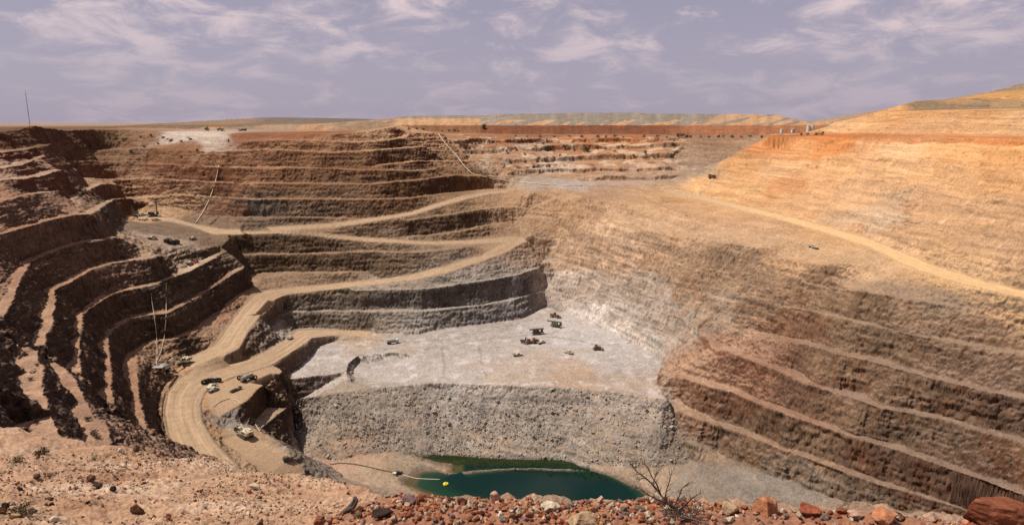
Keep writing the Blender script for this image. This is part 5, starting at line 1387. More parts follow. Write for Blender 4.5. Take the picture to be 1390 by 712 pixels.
# ------------------------------------------------------------------ hoses and pipes
def hose(pix, r, label, mat='hose', lift=0.3, name='hose', cat='hose', on_water=False):
    pts = []
    P = [at(*p) for p in pix]
    for (a, b) in zip(pix[:-1], pix[1:]):
        n = max(2, int(math.hypot(b[0] - a[0], b[1] - a[1]) / 3.5))
        for i in range(n):
            t = i / n; px, py = a[0] + (b[0] - a[0]) * t, a[1] + (b[1] - a[1]) * t
            g = at(px + 0.5 * math.sin(px * 0.9 + py), py)
            if on_water and g.z < WZ: g.z = WZ
            pts.append(g + Vector((0, -lift, lift)))
    g = P[-1].copy()
    if on_water and g.z < WZ: g.z = WZ
    pts.append(g + Vector((0, -lift, lift)))
    # ease out jumps where the line drops over a crest
    for _ in range(2):
        pts = [pts[0]] + [(pts[i - 1] + pts[i] * 2 + pts[i + 1]) / 4 for i in range(1, len(pts) - 1)] + [pts[-1]]
    base = pts[0].copy()
    o = MB().path([p - base for p in pts], r, 6).build(name, PM[mat], None, 0, True); o.location = base
    return tag(o, label, cat)
hose([(297, 225), (295, 238), (290, 256), (284, 272), (276, 288), (266, 303)], 0.30, 'long pale hose down the brown back wall to the upper left road')
hose([(337, 250), (330, 262), (318, 276), (300, 291), (284, 305)], 0.22, 'broken pale hose line slanting down beside the corner of the back benches', 'rubberhose')
hose([(204, 387), (206, 405), (210, 430), (213, 455), (214, 480), (213, 497)], 0.13, 'pale hose hanging down the left benches, left one of the pair above the dump truck')
hose([(226, 384), (226, 405), (226, 430), (224, 455), (219, 478), (211, 494)], 0.13, 'pale hose hanging down the left benches, right one of the pair above the dump truck')
hose([(595, 182), (607, 198), (622, 214), (630, 226), (642, 237), (668, 243), (700, 247), (745, 251), (790, 252)], 0.34, 'pale pipeline from the far rim down to the grey shelf', 'hose', 0.4, 'pipeline', 'pipe')
hose([(316, 541), (326, 545), (336, 556), (344, 570), (353, 585)], 0.16, 'pale hose over the dark cliff beside the cream face shovel')
hose([(290, 552), (297, 546), (306, 542), (312, 541)], 0.14, 'dark hose lying on the pad left of the dark cliff', 'rubberhose', 0.1)
hose([(448, 630), (462, 628), (480, 629), (500, 633), (520, 638), (541, 642)], 0.22, 'dark delivery hose along the beach to the black pump', 'rubberhose')
hose([(545, 643), (560, 648), (575, 651.5), (590, 655), (598, 656.5)], 0.18, 'pale floating hose from the beach pump to the yellow float', 'hose', 0.12, 'hose', 'hose', True)
fl = thing('pump_float', 'yellow pump float on the green lake at the end of the floating hose', 'float', Vector(at_z(605, 657, WZ)))
MB().tube((0, 0, -0.2), (0, 0, 0.75), 1.25, 20).build('hull', PM['buoy'], fl, 0.2)
MB().tube((0, 0, 0.75), (0, 0, 1.2), 0.4, 12).build('pump_head', PM['cream'], fl, 0.05)
print('machines', round(time.time() - _t0, 1))

# ------------------------------------------------------------------ scrub
def leaf_mat(name, rgb):
    m, nt, b = new_mat(name); L = nt.links.new
    a = nt.nodes.new('ShaderNodeAttribute'); a.attribute_name = 'Col'
    L(a.outputs['Color'], b.inputs['Base Color']); b.inputs['Roughness'].default_value = 0.85; b.inputs['Specular IOR Level'].default_value = 0.2
    return m
MAT_LEAF = leaf_mat('scrub_leaf', None)
MAT_TWIG = paint_mat('dry_twig', (92, 74, 58), 0.9, 0.2)
MAT_CHAR = paint_mat('charred_wood', (66, 52, 44), 0.9, 0.25)

def leaf_mesh(name, n, r, h, rgb, seed, leaf):
    rg = np.random.default_rng(seed)
    cl = rg.normal(size=(9, 3)) * [r * 0.5, r * 0.5, h * 0.22] + [0, 0, h * 0.55]
    V = []; F = []; C = []
    for i in range(n):
        c = cl[rg.integers(9)] + rg.normal(size=3) * [r * 0.28, r * 0.28, h * 0.16]
        c[2] = max(c[2], 0.08 * h)
        a = rg.normal(size=3); a /= np.linalg.norm(a); b = np.cross(a, rg.normal(size=3)); b /= np.linalg.norm(b)
        s = leaf * rg.uniform(0.6, 1.4); o = len(V)
        V += [c - a * s, c + b * s * 0.5, c + a * s, c - b * s * 0.5]; F.append((o, o + 1, o + 2, o + 3))
        col = s2l(rgb) * rg.uniform(0.6, 1.4); C += [np.append(col, 1)] * 4
    me = bpy.data.meshes.new(name); me.from_pydata([tuple(v) for v in V], [], F)
    at_ = me.color_attributes.new('Col', 'FLOAT_COLOR', 'POINT'); at_.data.foreach_set('color', np.array(C, np.float32).ravel())
    me.materials.append(MAT_LEAF); me.update()
    return me
def bush(loc, r, h, rgb, seed, label, cat='bush', group=None, name='bush', n=260, stems=5):
    t = thing(name, label, cat, loc, 0, group)
    o = bpy.data.objects.new('foliage', leaf_mesh('foliage', n, r, h, rgb, seed, 0.16 * r)); COL.objects.link(o); o.parent = t
    rg = np.random.default_rng(seed); m = MB()
    for k in range(stems):
        a = rg.uniform(0, 2 * PI); q = rg.uniform(0.3, 0.7) * r
        m.path([(0, 0, -0.05 * h), (q * 0.4 * math.cos(a), q * 0.4 * math.sin(a), h * 0.3), (q * math.cos(a), q * math.sin(a), h * 0.7)], 0.03 * r + 0.01, 5, 0.3)
    m.build('stem', MAT_TWIG, t)
    return t
protos = {}
def scatter_bush(kind, pts, group, label, rgb):
    for k, (px, py, s) in enumerate(pts):
        p = at(px, py)
        key = (kind, k % 3)
        if key not in protos:
            b = bush(p, 1.3, 1.9, rgb, 40 + 7 * len(protos), label, group=group)
            protos[key] = b
        else:
            b = dup(protos[key], p, k * 1.3, label, group)
        b['label'] = label; b['group'] = group
        b.scale = (s, s, s * (0.85 + 0.3 * ((k * 37) % 10) / 10))
rb = random.Random(4)
scatter_bush('rim', [(812, 186.6, 1.9), (823, 187, 1.2), (835, 186.5, 1.5), (846, 187, 1.0), (874, 186.6, 1.3), (893, 186.8, 1.4), (905, 187, 1.0), (920, 186.6, 1.9), (926, 186.8, 2.2), (933, 186.7, 2.0), (938, 187, 1.5), (951, 187, 1.1), (962, 187, 1.3), (975, 187, 1.6), (982, 187, 1.2), (994, 187, 1.7), (1006, 186.8, 1.1), (1018, 187, 1.4), (1034, 186.6, 1.2), (700, 186, 1.1), (716, 186.4, 1.0), (733, 186.2, 1.2), (752, 186.5, 1.0), (773, 186.5, 1.3), (790, 186.6, 1.4), (1088, 184, 1.0), (1096, 184, 1.2), (1108, 183.8, 1.2), (1116, 183.6, 1.4)], 'bushes along the far rim behind the notch', 'dark scrub bush in the line along the far rim behind the pit', (74, 72, 46))
scatter_bush('notch', [(727, 200, 1.4), (737, 196, 1.2), (746, 203, 1.7), (752, 205, 1.2), (764, 199, 1.1), (772, 203, 1.4), (779, 205, 1.2), (797, 204, 1.6), (809, 201, 1.2), (822, 203, 1.0), (834, 206, 1.1), (700, 203, 1.3), (690, 209, 1.1), (712, 210, 1.2), (760, 212, 1.1), (844, 199, 1.2), (861, 212, 1.3), (876, 209, 1.5), (888, 215, 1.2)], 'bushes on the ledges of the far notch', 'grey green bush on the pale ledges of the far notch', (86, 82, 58))
scatter_bush('left', [(192, 187, 1.2), (205, 185, 1.1), (221, 188, 1.3), (231, 192, 1.7), (246, 193, 1.0), (258, 190, 1.2), (196, 200, 1.3), (281, 178, 1.9), (297, 177.5, 1.6), (302, 178, 1.5), (330, 178, 1.5), (334, 178, 1.4), (326, 178, 1.3), (246, 214, 1.2), (214, 196, 1.0), (168, 190, 1.1), (268, 205, 1.1), (178, 206, 1.0), (310, 192, 1.0)], 'bushes on the upper left slope', 'dark bush on the rusty slope around the white patch', (70, 70, 42))
scatter_bush('pile', [(555, 176, 1.2), (566, 176, 1.0), (575, 176.5, 1.3), (600, 178, 1.0), (610, 178.5, 1.4), (617, 178, 1.6), (622, 178.5, 1.1)], 'bushes at the foot of the far spoil heap', 'small bush at the foot of the tan spoil heap on the skyline', (70, 66, 42))
bush(at(657, 175), 3.4, 5.6, (58, 60, 36), 91, 'round dark tree by the pale track between the two skyline spoil heaps', 'tree', name='tree', n=500)
bush(at(797, 206), 2.6, 4.6, (66, 66, 40), 92, 'largest green bush on the pale ledges of the far notch', n=420)
bush(at(112, 263.5), 2.0, 3.4, (44, 44, 30), 93, 'dark bush beside the pale upper left bench floor', n=400)
# on the near berms
scatter_bush('berm', [(152, 553, .55), (157, 556, .6), (160, 559, .7), (163, 562, .6), (168, 566, .8), (172, 568, .7), (176, 572, .6), (180, 576, .7), (172, 580, .5), (128, 590, .8), (131, 595, .7), (120, 570, .7), (50, 497, .5), (46, 506, .6), (42, 516, .5), (38, 560, .7), (42, 566, .6), (35, 585, .6), (185, 596, .8), (189, 600, .7), (60, 525, .5), (49, 575, .6)], 'scrub clumps on the near left berms', 'low dark scrub clump on the dusty berms below the lookout', (64, 52, 38))

# foreground tufts and the dead shrub
def lhit(px, py): return Vector(ledge_hit(px, py))
bush(lhit(30, 699), 0.11, 0.14, (104, 92, 66), 61, 'grey brown tussock lowest on the dusty ledge, beside dark stones', 'shrub', name='tussock', n=420, stems=9)
bush(lhit(59, 616), 0.14, 0.13, (84, 66, 48), 62, 'dark dry shrub near the left edge of the dusty ledge', 'shrub', name='shrub', n=300, stems=8)
bush(lhit(22, 628), 0.11, 0.12, (140, 122, 92), 63, 'pale dry tuft on the dusty ledge left of the dark dry shrub', 'shrub', name='tussock', n=260, stems=8)
bush(lhit(128, 625), 0.09, 0.08, (140, 126, 96), 64, 'faint dry tuft in the middle of the dusty ledge', 'shrub', name='tussock', n=160, stems=6)
bush(lhit(67, 649), 0.08, 0.08, (110, 92, 66), 65, 'small brown tuft beside a brown stone on the dusty ledge', 'shrub', name='tussock', n=160, stems=6)

def dead_shrub():
    base = lhit(925, 702); t = thing('dead_shrub', 'leafless dark shrub with bare branches rising from the red rubble', 'dead shrub', base)
    rg = np.random.default_rng(17)
    def pt(px, py, D): return Vector(at_d(px, py, D)) - base
    D0 = 4.62
    main = [([(935, 706), (921, 694), (908, 684), (897, 671)], .014, D0), ([(897, 671), (886, 657), (876, 648), (865, 640), (858, 631), (853, 624)], .008, D0 + .08), ([(897, 671), (891, 656), (884, 645), (880, 634), (873, 627)], .006, D0 - .05),
            ([(908, 684), (894, 678), (880, 671), (868, 662), (856, 657)], .007, D0 - .1), ([(902, 677), (905, 664), (909, 652), (911, 643)], .005, D0), ([(914, 689), (921, 675), (926, 662), (934, 655)], .006, D0 + .05),
            ([(921, 694), (932, 683), (941, 674), (951, 669)], .008, D0), ([(925, 700), (915, 692), (905, 690), (897, 693)], .006, D0 - .1), ([(925, 700), (940, 704), (955, 709), (968, 714)], .012, D0 - .15), ([(886, 657), (890, 645), (895, 636)], .004, D0), ([(930, 703), (918, 699), (900, 700), (886, 706)], .007, D0 - .2), ([(876, 648), (868, 650), (860, 649)], .003, D0)]
    br = MB(); tw = MB()
    for px, r, D in main:
        P = [pt(a, b, D + 0.03 * math.sin(i * 1.9)) for i, (a, b) in enumerate(px)]
        br.path(P, r, 6, 0.35)
        for i in range(1, len(P)):
            for _ in range(5):
                q = P[i - 1].lerp(P[i], rg.uniform()); d = (P[i] - P[i - 1]).normalized()
                v = (d + Vector(rg.normal(size=3)) * 0.75).normalized(); L_ = rg.uniform(0.03, 0.11)
                mid = q + v * L_ * 0.5 + Vector(rg.normal(size=3)) * 0.008
                e = q + v * L_ + Vector((0, 0, 0.02)) + Vector(rg.normal(size=3)) * 0.012
                tw.path([q, mid, e], 0.0022, 4, 0.35)
    # tangle of fine dark stems at the foot
    for _ in range(110):
        a = pt(rg.uniform(908, 948), rg.uniform(690, 706), D0 + rg.uniform(-.12, .12))
        v = Vector((rg.normal() * 0.6 - 0.3, rg.normal() * 0.5, abs(rg.normal()) * 0.7 + 0.15)).normalized(); L_ = rg.uniform(0.04, 0.13)
        tw.path([a, a + v * L_ * 0.5 + Vector(rg.normal(size=3)) * .01, a + v * L_], 0.0024, 4, 0.3)
    br.build('branch', MAT_CHAR, t, 0, True); tw.build('twig', MAT_CHAR, t, 0, True)
dead_shrub()
def burnt_stick():
    base = lhit(462, 705); t = thing('burnt_stump', 'charred forked stump leaning at the left end of the rubble', 'stump', base)
    def pt(px, py, D=5.15): return Vector(at_d(px, py, D)) - base
    MB().path([pt(458, 704), pt(466, 696), pt(473, 690), pt(479, 683), pt(482, 677), pt(482, 674)], 0.026, 9, 0.62).build('trunk', MAT_CHAR, t, 0, True)
    MB().path([pt(473, 691, 5.12), pt(480, 688, 5.1), pt(484, 681, 5.1), pt(485, 676, 5.1)], 0.017, 8, 0.6).build('branch', MAT_CHAR, t, 0, True)
burnt_stick()
print('plants', round(time.time() - _t0, 1))

# ------------------------------------------------------------------ stones at the viewer's feet
MAT_STONE = ground_mat('near_stone', (16.0, 70.0), (0.30, 0.28), 0.5, 0.006, 0.85)
PAL = dict(rust=(150, 88, 60), orange=(192, 128, 90), tan=(200, 166, 130), pink=(206, 164, 140), grey=(134, 120, 110), maroon=(84, 48, 40), cream=(222, 204, 176), mauve=(140, 110, 108), brown=(112, 82, 62), dark=(66, 50, 42), red=(170, 96, 68), ochre=(186, 138, 88))
def rock_obj(name, pos, size, colr, seed, rot=0.0, lumps=0.10, cuts=12, sub=3, tilt=(0, 0), sink=0.3):
    import bmesh
    bm = bmesh.new(); bmesh.ops.create_icosphere(bm, subdivisions=sub, radius=1.0)
    v = np.array([q.co[:] for q in bm.verts]); rg = np.random.default_rng(seed)
    for _ in range(cuts):
        n = rg.normal(size=3); n /= np.linalg.norm(n); h = v @ n; d = rg.uniform(0.48, 0.86)
        v = v - np.maximum(h - d, 0)[:, None] * n
    s = seed * 3.7
    v = v * (1 + lumps * fbm(v[:, 0] * 1.7 + s, v[:, 1] * 1.7, v[:, 2] * 1.7, 4)[:, None] + 0.03 * perlin(v[:, 0] * 9 + s, v[:, 1] * 9, v[:, 2] * 9)[:, None])
    v = v * np.array(size) / 2
    for q, c in zip(bm.verts, v): q.co = c
    for f in bm.faces: f.smooth = False
    me = bpy.data.meshes.new(name); bm.to_mesh(me); bm.free()
    base = s2l(PAL[colr])
    w = np.clip(0.5 + 0.6 * fbm(v[:, 0] / size[0] * 3 + s, v[:, 1] / size[1] * 3, v[:, 2] / size[2] * 3, 3), 0, 1)[:, None]
    c = base * (0.72 + 0.55 * w); c4 = np.ones((len(v), 4), np.float32); c4[:, :3] = np.clip(c * 0.66, 0.01, 0.8)
    at_ = me.color_attributes.new('Col', 'FLOAT_COLOR', 'POINT'); at_.data.foreach_set('color', c4.ravel())
    me.materials.append(MAT_STONE); me.update()
    for p in me.polygons: p.use_smooth = cuts < 8
    o = bpy.data.objects.new(name, me); COL.objects.link(o)
    o.location = Vector(pos) + Vector((0, 0, size[2] * (0.5 - sink))); o.rotation_euler = (tilt[0], tilt[1], rot)
    return o
def px2m(p): return np.linalg.norm(p) / FPX
N_ROCK = 0
def big(px, py, w, h, colr, label, seed, depth=0.8, rot=0.0, tilt=(0, 0), name='boulder', sink=0.25, lumps=0.07, cuts=20):
    """px,py is the foot of the stone on the ground"""
    global N_ROCK
    p = ledge_hit(px, py); k = px2m(p); N_ROCK += 1
    o = rock_obj(name, p, (w * k * 1.12, w * k * depth, h * k * 1.25), colr, seed, rot, lumps, cuts, 4 if w > 30 else 3, tilt, sink)
    return tag(o, label, 'boulder' if w > 24 else 'rock')
big(1346, 710, 76, 34, 'rust', 'large smooth rust red boulder at the right end of the rubble', 1, 0.7, 0.1, (0, 0.10), lumps=0.09, cuts=12)
big(1214, 688, 72, 20, 'maroon', 'long dark maroon slab lying on the rubble crest', 2, 0.5, -0.1, (0, 0.09))
big(1041, 697, 40, 27, 'orange', 'blocky orange tan boulder on the rubble crest right of the dead shrub', 3, 0.8, 0.4)
big(990, 696, 28, 18, 'tan', 'pale tan wedge of rock between the dead shrub and the orange tan boulder', 4, 0.6, 0.2, (0, 0.25))
big(1097, 697, 38, 13, 'red', 'flat orange red slab right of the pale yellow stone', 5, 0.7, 0.2, (0, 0.2))
big(1077, 690, 13, 10, 'cream', 'rounded pale yellow stone between the orange tan boulder and flat red slab', 6)
big(1199, 709, 34, 19, 'orange', 'rough orange block in front of the dark maroon slab', 7, 0.8, 0.5)
big(1194, 695, 17, 12, 'tan', 'tan cobble tucked behind the rough orange block', 8)
big(1294, 702, 34, 12, 'red', 'flat red slab just left of the large smooth red boulder', 9, 0.7, 0.1, (0, 0.16))
big(1234, 692, 13, 9, 'grey', 'grey white cobble under the right half of the maroon slab', 10)
big(1172, 692, 18, 11, 'cream', 'cream stone left of the rough orange block', 11)
big(1163, 702, 20, 11, 'pink', 'pale pink flat stone below the cream stone', 12, 1.0)
big(1144, 697, 18, 8, 'rust', 'rust red flat stone right of the flat orange red slab', 13)
big(955, 678, 15, 11, 'orange', 'orange stone just right of the dead shrub', 14)
big(938, 675, 16, 10, 'tan', 'light tan stone behind the branches of the dead shrub', 15)
big(978, 687, 12, 10, 'ochre', 'small ochre stone left of the pale tan wedge', 16)
big(673, 681, 20, 16, 'pink', 'pale pink boulder on the rubble crest against the dark green water', 17, 0.8, 0.3)
big(556, 684, 20, 15, 'mauve', 'mauve grey rounded rock at the left tip of the rubble crest', 18)
big(572, 680, 13, 12, 'rust', 'rust stone right beside the mauve grey rock', 19)
big(518, 703, 32, 13, 'dark', 'dark brown flat slab near the charred stump', 20, 0.6, 0.1)
big(787, 713, 46, 18, 'tan', 'wide tan slab at the bottom edge below the lake', 21, 0.7)
big(746, 690, 26, 11, 'cream', 'pale cream slab on the rubble crest under the lake', 22, 0.6, -0.2, (0, -0.2))
big(776, 682, 17, 9, 'cream', 'whitish stone on the crest right of the pale cream slab', 23)
big(797, 679, 18, 11, 'pink', 'pinkish stone on the crest right of the whitish stone', 24)
big(765, 684, 12, 10, 'orange', 'angular orange stone between the cream slab and the whitish stone', 25)
big(698, 706, 13, 10, 'maroon', 'dark red stone in the rubble below the pale pink boulder', 26)
big(684, 708, 14, 9, 'grey', 'grey stone left of the dark red stone in the rubble', 27)
big(626, 683, 14, 10, 'maroon', 'dark maroon stone on the crest left of the pale pink boulder', 28)
big(872, 694, 10, 7, 'grey', 'pale grey stone in the red soil left of the dead shrub', 29)
big(906, 692, 11, 8, 'cream', 'white stone at the foot of the dead shrub', 30)
big(883, 671, 10, 8, 'red', 'bright red stone on the crest behind the dead shrub', 31)
big(486, 703, 14, 9, 'brown', 'brown stone right at the foot of the charred stump', 32)
big(487, 696, 11, 11, 'ochre', 'mustard stone between the charred stump and the dark slab', 33)
big(434, 711, 16, 10, 'rust', 'rust red stone at the very left end of the rubble', 34)
big(1222, 707, 12, 9, 'brown', 'brown cobble right of the rough orange block', 35)
big(1262, 706, 16, 9, 'pink', 'pink flat stone between the rough orange block and the red slab', 36)
big(1120, 704, 14, 7, 'grey', 'grey flat stone in front of the flat orange red slab', 37)
big(1010, 690, 12, 6, 'red', 'low red stone between the tan wedge and the orange tan boulder', 38)
# on the dusty ledge
big(186, 696, 17, 13, 'brown', 'dark brown rock standing alone low on the dusty ledge', 50)
big(124, 652, 11, 8, 'brown', 'brown rock with a white stone beside it on the dusty ledge', 51)
big(128, 648.5, 5, 4, 'cream', 'small white stone touching a brown rock on the dusty ledge', 52)
big(134, 663, 14, 8, 'dark', 'dark flat rock just below the brown and white stones', 53)
big(153, 666, 9, 6, 'dark', 'small dark rock right of the dark flat rock', 54)
big(51, 649, 9, 8, 'brown', 'brown stone beside a small brown tuft on the dusty ledge', 55)
big(71, 685, 7, 5, 'dark', 'small dark stone low left on the ledge', 56)
big(68, 678, 6, 5, 'brown', 'small brown stone just above the small dark stone', 57)
big(119, 684, 6, 5, 'dark', 'lone small dark stone in the lower middle of the ledge', 58)
big(168, 634, 8, 7, 'cream', 'pale stone high on the middle of the dusty ledge', 59)
big(206, 703, 10, 7, 'tan', 'tan stone right of the lone dark brown rock', 60)
big(229, 704, 8, 7, 'rust', 'rust coloured stone right of the tan stone at the bottom', 61)
big(345, 663, 12, 10, 'cream', 'largest pale stone on the right of the dusty ledge', 62)
big(338, 670, 8, 6, 'orange', 'orange stone just below the largest pale stone', 63)
big(163, 614, 7, 6, 'cream', 'white stone on the ledge edge above the pit', 64)
big(207, 614, 12, 6, 'ochre', 'ochre flat stone on the ledge edge', 65)
big(9, 690, 9, 8, 'dark', 'dark stone left of the grey brown tussock', 66)
big(3, 697, 12, 8, 'brown', 'brown stone at the left picture corner beside the tussock', 67)
big(14, 642, 6, 4, 'dark', 'small dark stone near the left end of the ledge', 68)
big(28, 666, 7, 5, 'dark', 'dark stone halfway down the left end of the ledge', 69)
big(44, 696, 12, 6, 'dark', 'dark flat stone right of the grey brown tussock', 70)
big(75, 708, 12, 8, 'cream', 'pale stone at the bottom edge right of the tussock', 71)
big(20, 700, 16, 8, 'tan', 'tan flat stone under the grey brown tussock', 72)
big(186, 612, 9, 8, 'brown', 'dark rock sitting on the ledge edge left of the ochre stone', 73)

# cobbles: individual stones that share a look
rgc = np.random.default_rng(8)
PROTO = {}
def cobble(p, r, colr, label, group, cat='stone'):
    k = int(rgc.integers(4)); key = (colr, k)
    if key not in PROTO:
        PROTO[key] = rock_obj('cobble', (0, 0, 0), (1.0, 0.82, 0.62), colr, 300 + len(PROTO) * 3, sub=3, cuts=20, lumps=0.06); o = PROTO[key]
    else:
        o = PROTO[key].copy(); COL.objects.link(o)
    o.scale = (r, r, r); o.location = Vector(p) + Vector((0, 0, r * 0.18)); o.rotation_euler = (rgc.uniform(-.5, .5), rgc.uniform(-.5, .5), rgc.uniform(0, 6.28))
    tag(o, label, cat, group)
words_ = dict(rust='rust brown', orange='orange', tan='tan', pink='pinkish', grey='grey', maroon='dark maroon', cream='cream', mauve='mauve', brown='brown', red='red', ochre='ochre')
made = 0
while made < 130:
    px = rgc.uniform(440, 1390); py = rgc.uniform(672, 712)
    if px < 545 and py < 712 - (px - 425) * 0.36: continue
    if px > 960 and rgc.uniform() < 0.35: continue
    p = ledge_hit(px, py)
    if np.hypot(p[0], p[1]) > 6: continue
    c = rgc.choice(['rust', 'orange', 'tan', 'pink', 'grey', 'maroon', 'cream', 'mauve', 'brown', 'red', 'ochre'], p=[.16, .16, .12, .11, .06, .07, .07, .05, .06, .09, .05])
    cobble(p, px2m(p) * rgc.uniform(7, 13), c, words_[c] + ' cobble among the loose red rubble along the crest', words_[c] + ' cobbles in the red rubble'); made += 1
made = 0
while made < 70:
    px = rgc.uniform(0, 520); py = rgc.uniform(585, 712)
    p = ledge_hit(px, py)
    if np.hypot(p[0], p[1]) < 6.5 or np.hypot(p[0], p[1]) > 17.5: continue
    c = rgc.choice(['rust', 'orange', 'tan', 'brown', 'cream'], p=[.2, .2, .2, .25, .15])
    cobble(p, px2m(p) * rgc.uniform(3, 5.5), c, words_[c] + ' small stone scattered over the dusty ledge', words_[c] + ' stones on the dusty ledge'); made += 1

# everything finer is loose rubble
def fine_rubble():
    rg = np.random.default_rng(21); k1 = rock_kinds(10, 1, 500)
    keys = ['rust', 'orange', 'tan', 'pink', 'grey', 'maroon', 'cream', 'mauve', 'brown', 'red', 'ochre']
    pr = [.18, .17, .12, .11, .05, .06, .06, .04, .06, .10, .05]
    st = []; n = 0
    while n < 5200:
        x = rg.uniform(-1.75, 4.2); y = rg.uniform(3.3, 5.6)
        r = math.hypot(x, y)
        if r > 5.75 or r < 3.4: continue
        z = ledge_z(x, y); px, py = project(np.array([x, y, z]))
        if px < 405 or px > 1440 or (px < 545 and py < 712 - (px - 422) * 0.36): continue
        dens_ = 1.0 if px < 840 else 1.0 - 0.5 * smooth(840, 960, px)
        crest = smooth(700, 680, py)
        if rg.uniform() > dens_ + 0.3 * crest: continue
        s = min(0.008 + 0.0105 * rg.lognormal(0, 0.5), 0.04)
        c = s2l(PAL[keys[rg.choice(len(keys), p=pr)]]) * rg.uniform(0.7, 1.25)
        st.append((np.array([x, y, z + s * 0.3]), s, np.clip(c * 0.66, .01, .8))); n += 1
    n = 0
    while n < 9000:
        r = math.sqrt(rg.uniform(6.4 ** 2, 17.6 ** 2)); a = math.radians(rg.uniform(-42, -8)); x, y = r * math.sin(a), r * math.cos(a)
        z = ledge_z(x, y)
        if fbm(np.float32(x / 1.7), np.float32(y / 1.7), np.float32(4.0), 3) < rg.uniform(-0.7, 0.5): continue
        s = min(0.006 + 0.010 * rg.lognormal(0, 0.65), 0.05)
        c = s2l(PAL[rg.choice(['orange', 'tan', 'pink', 'brown', 'rust', 'cream'], p=[.12, .38, .22, .14, .04, .10])]) * rg.uniform(0.65, 1.2)
        st.append((np.array([x, y, z + s * 0.25]), s, np.clip(c * 0.64, .01, .8))); n += 1
    o = stone_mesh('rubble', st, k1, MAT_STONE); o['kind'] = 'stuff'
fine_rubble()
print('rocks', round(time.time() - _t0, 1))

# ------------------------------------------------------------------ camera, sun, sky
cam = bpy.data.cameras.new('camera'); co = bpy.data.objects.new('camera', cam); COL.objects.link(co)
cam.sensor_width = 36; cam.lens = 36 * FPX / 1390; cam.clip_start = 0.05; cam.clip_end = 120000
co.rotation_euler = (PI / 2 - PITCH, 0, 0); S.camera = co

SUN = Vector((-0.52, 0.03, 0.85)).normalized()
sl = bpy.data.lights.new('sun', 'SUN'); sl.energy = 5.0; sl.angle = math.radians(0.53); sl.color = (1.0, 0.95, 0.87)
so = bpy.data.objects.new('sun', sl); COL.objects.link(so)
so.rotation_euler = SUN.to_track_quat('Z', 'Y').to_euler()
so.location = SUN * 300

w = bpy.data.worlds.new('World'); S.world = w; w.use_nodes = True
nt = w.node_tree; L = nt.links.new
bg = nt.nodes['Background']
sky = nt.nodes.new('ShaderNodeTexSky'); sky.sky_type = 'NISHITA'; sky.sun_disc = False
sky.sun_elevation = math.asin(SUN.z); sky.sun_rotation = math.atan2(SUN.x, SUN.y)
sky.air_density = 1.0; sky.dust_density = 1.5; sky.ozone_density = 1.5; sky.altitude = 250
tc = nt.nodes.new('ShaderNodeTexCoord')
sep = nt.nodes.new('ShaderNodeSeparateXYZ'); L(tc.outputs['Generated'], sep.inputs[0])
def math_n(op, a, b=None, clamp=False):
    n = nt.nodes.new('ShaderNodeMath'); n.operation = op; n.use_clamp = clamp
    for i, v in enumerate((a, b)):
        if v is None: continue
        if isinstance(v, (int, float)): n.inputs[i].default_value = v
        else: L(v, n.inputs[i])
    return n.outputs[0]
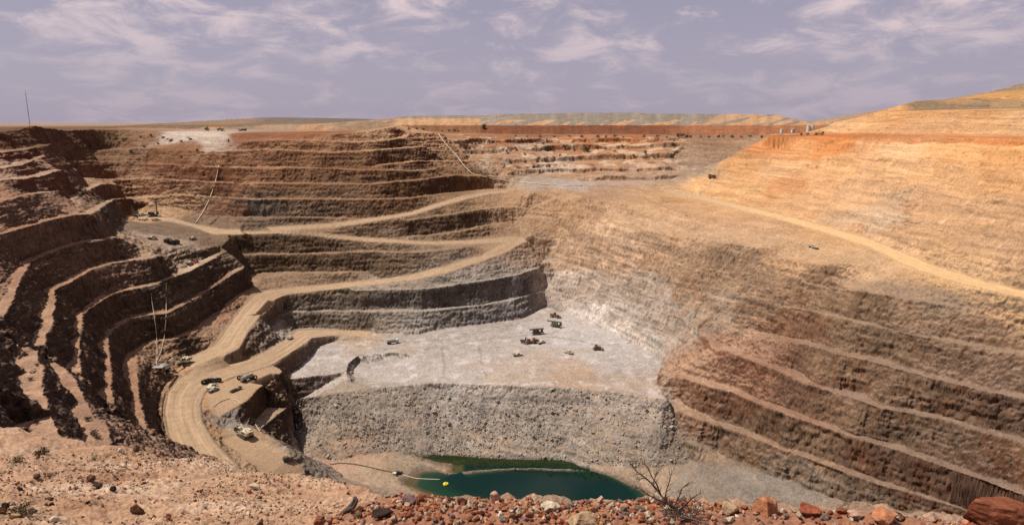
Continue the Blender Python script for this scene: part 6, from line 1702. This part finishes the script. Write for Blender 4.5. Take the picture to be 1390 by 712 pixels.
# cloud layer: a level sheet, so it is looked up at the point where the ray meets it
zz = math_n('ADD', math_n('MAXIMUM', sep.outputs['Z'], 0.0), 0.28)
cx_ = math_n('DIVIDE', sep.outputs['X'], zz); cy_ = math_n('DIVIDE', sep.outputs['Y'], zz)
comb = nt.nodes.new('ShaderNodeCombineXYZ'); L(cx_, comb.inputs[0]); L(cy_, comb.inputs[1])
n1 = nt.nodes.new('ShaderNodeTexNoise'); n1.inputs['Scale'].default_value = 4.4; n1.inputs['Detail'].default_value = 11; n1.inputs['Roughness'].default_value = 0.64; n1.inputs['Distortion'].default_value = 0.5
L(comb.outputs[0], n1.inputs['Vector'])
n2 = nt.nodes.new('ShaderNodeTexNoise'); n2.inputs['Scale'].default_value = 1.1; n2.inputs['Detail'].default_value = 3
L(comb.outputs[0], n2.inputs['Vector'])
cl = math_n('ADD', math_n('MULTIPLY', n1.outputs['Fac'], 0.75), math_n('MULTIPLY', n2.outputs['Fac'], 0.55))
mr = nt.nodes.new('ShaderNodeMapRange'); mr.interpolation_type = 'SMOOTHSTEP'
mr.inputs['From Min'].default_value = 0.60; mr.inputs['From Max'].default_value = 0.82
L(cl, mr.inputs['Value'])
hz = nt.nodes.new('ShaderNodeMapRange'); hz.interpolation_type = 'SMOOTHSTEP'
L(sep.outputs['Z'], hz.inputs['Value'])
hz.inputs['From Min'].default_value = 0.02; hz.inputs['From Max'].default_value = 0.6
hz.inputs['To Min'].default_value = 0.78; hz.inputs['To Max'].default_value = 0.16
# dusty mauve air in front of the blue, then the thin cloud sheet
haze = nt.nodes.new('ShaderNodeMix'); haze.data_type = 'RGBA'; L(math_n('MULTIPLY', hz.outputs['Result'], 1.0), haze.inputs['Factor'])
L(sky.outputs['Color'], haze.inputs[6]); haze.inputs[7].default_value = (8.0, 7.0, 9.0, 1)
mix = nt.nodes.new('ShaderNodeMix'); mix.data_type = 'RGBA'
cz = nt.nodes.new('ShaderNodeMapRange'); cz.interpolation_type = 'SMOOTHSTEP'
L(sep.outputs['Z'], cz.inputs['Value']); cz.inputs['From Min'].default_value = 0.03; cz.inputs['From Max'].default_value = 0.17; cz.inputs['To Min'].default_value = 0.18; cz.inputs['To Max'].default_value = 0.8
L(math_n('MULTIPLY', mr.outputs['Result'], cz.outputs['Result']), mix.inputs['Factor'])
L(haze.outputs[2], mix.inputs[6]); mix.inputs[7].default_value = (15.5, 12.4, 12.2, 1)
L(mix.outputs[2], bg.inputs['Color'])
bg.inputs['Strength'].default_value = 0.05
S.view_settings.view_transform = 'Standard'; S.view_settings.look = 'None'
S.view_settings.exposure = 0.15; S.view_settings.gamma = 1.0
S.view_settings.use_curve_mapping = False
S.cycles.max_bounces = 5; S.cycles.diffuse_bounces = 3
S.cycles.use_denoising = False
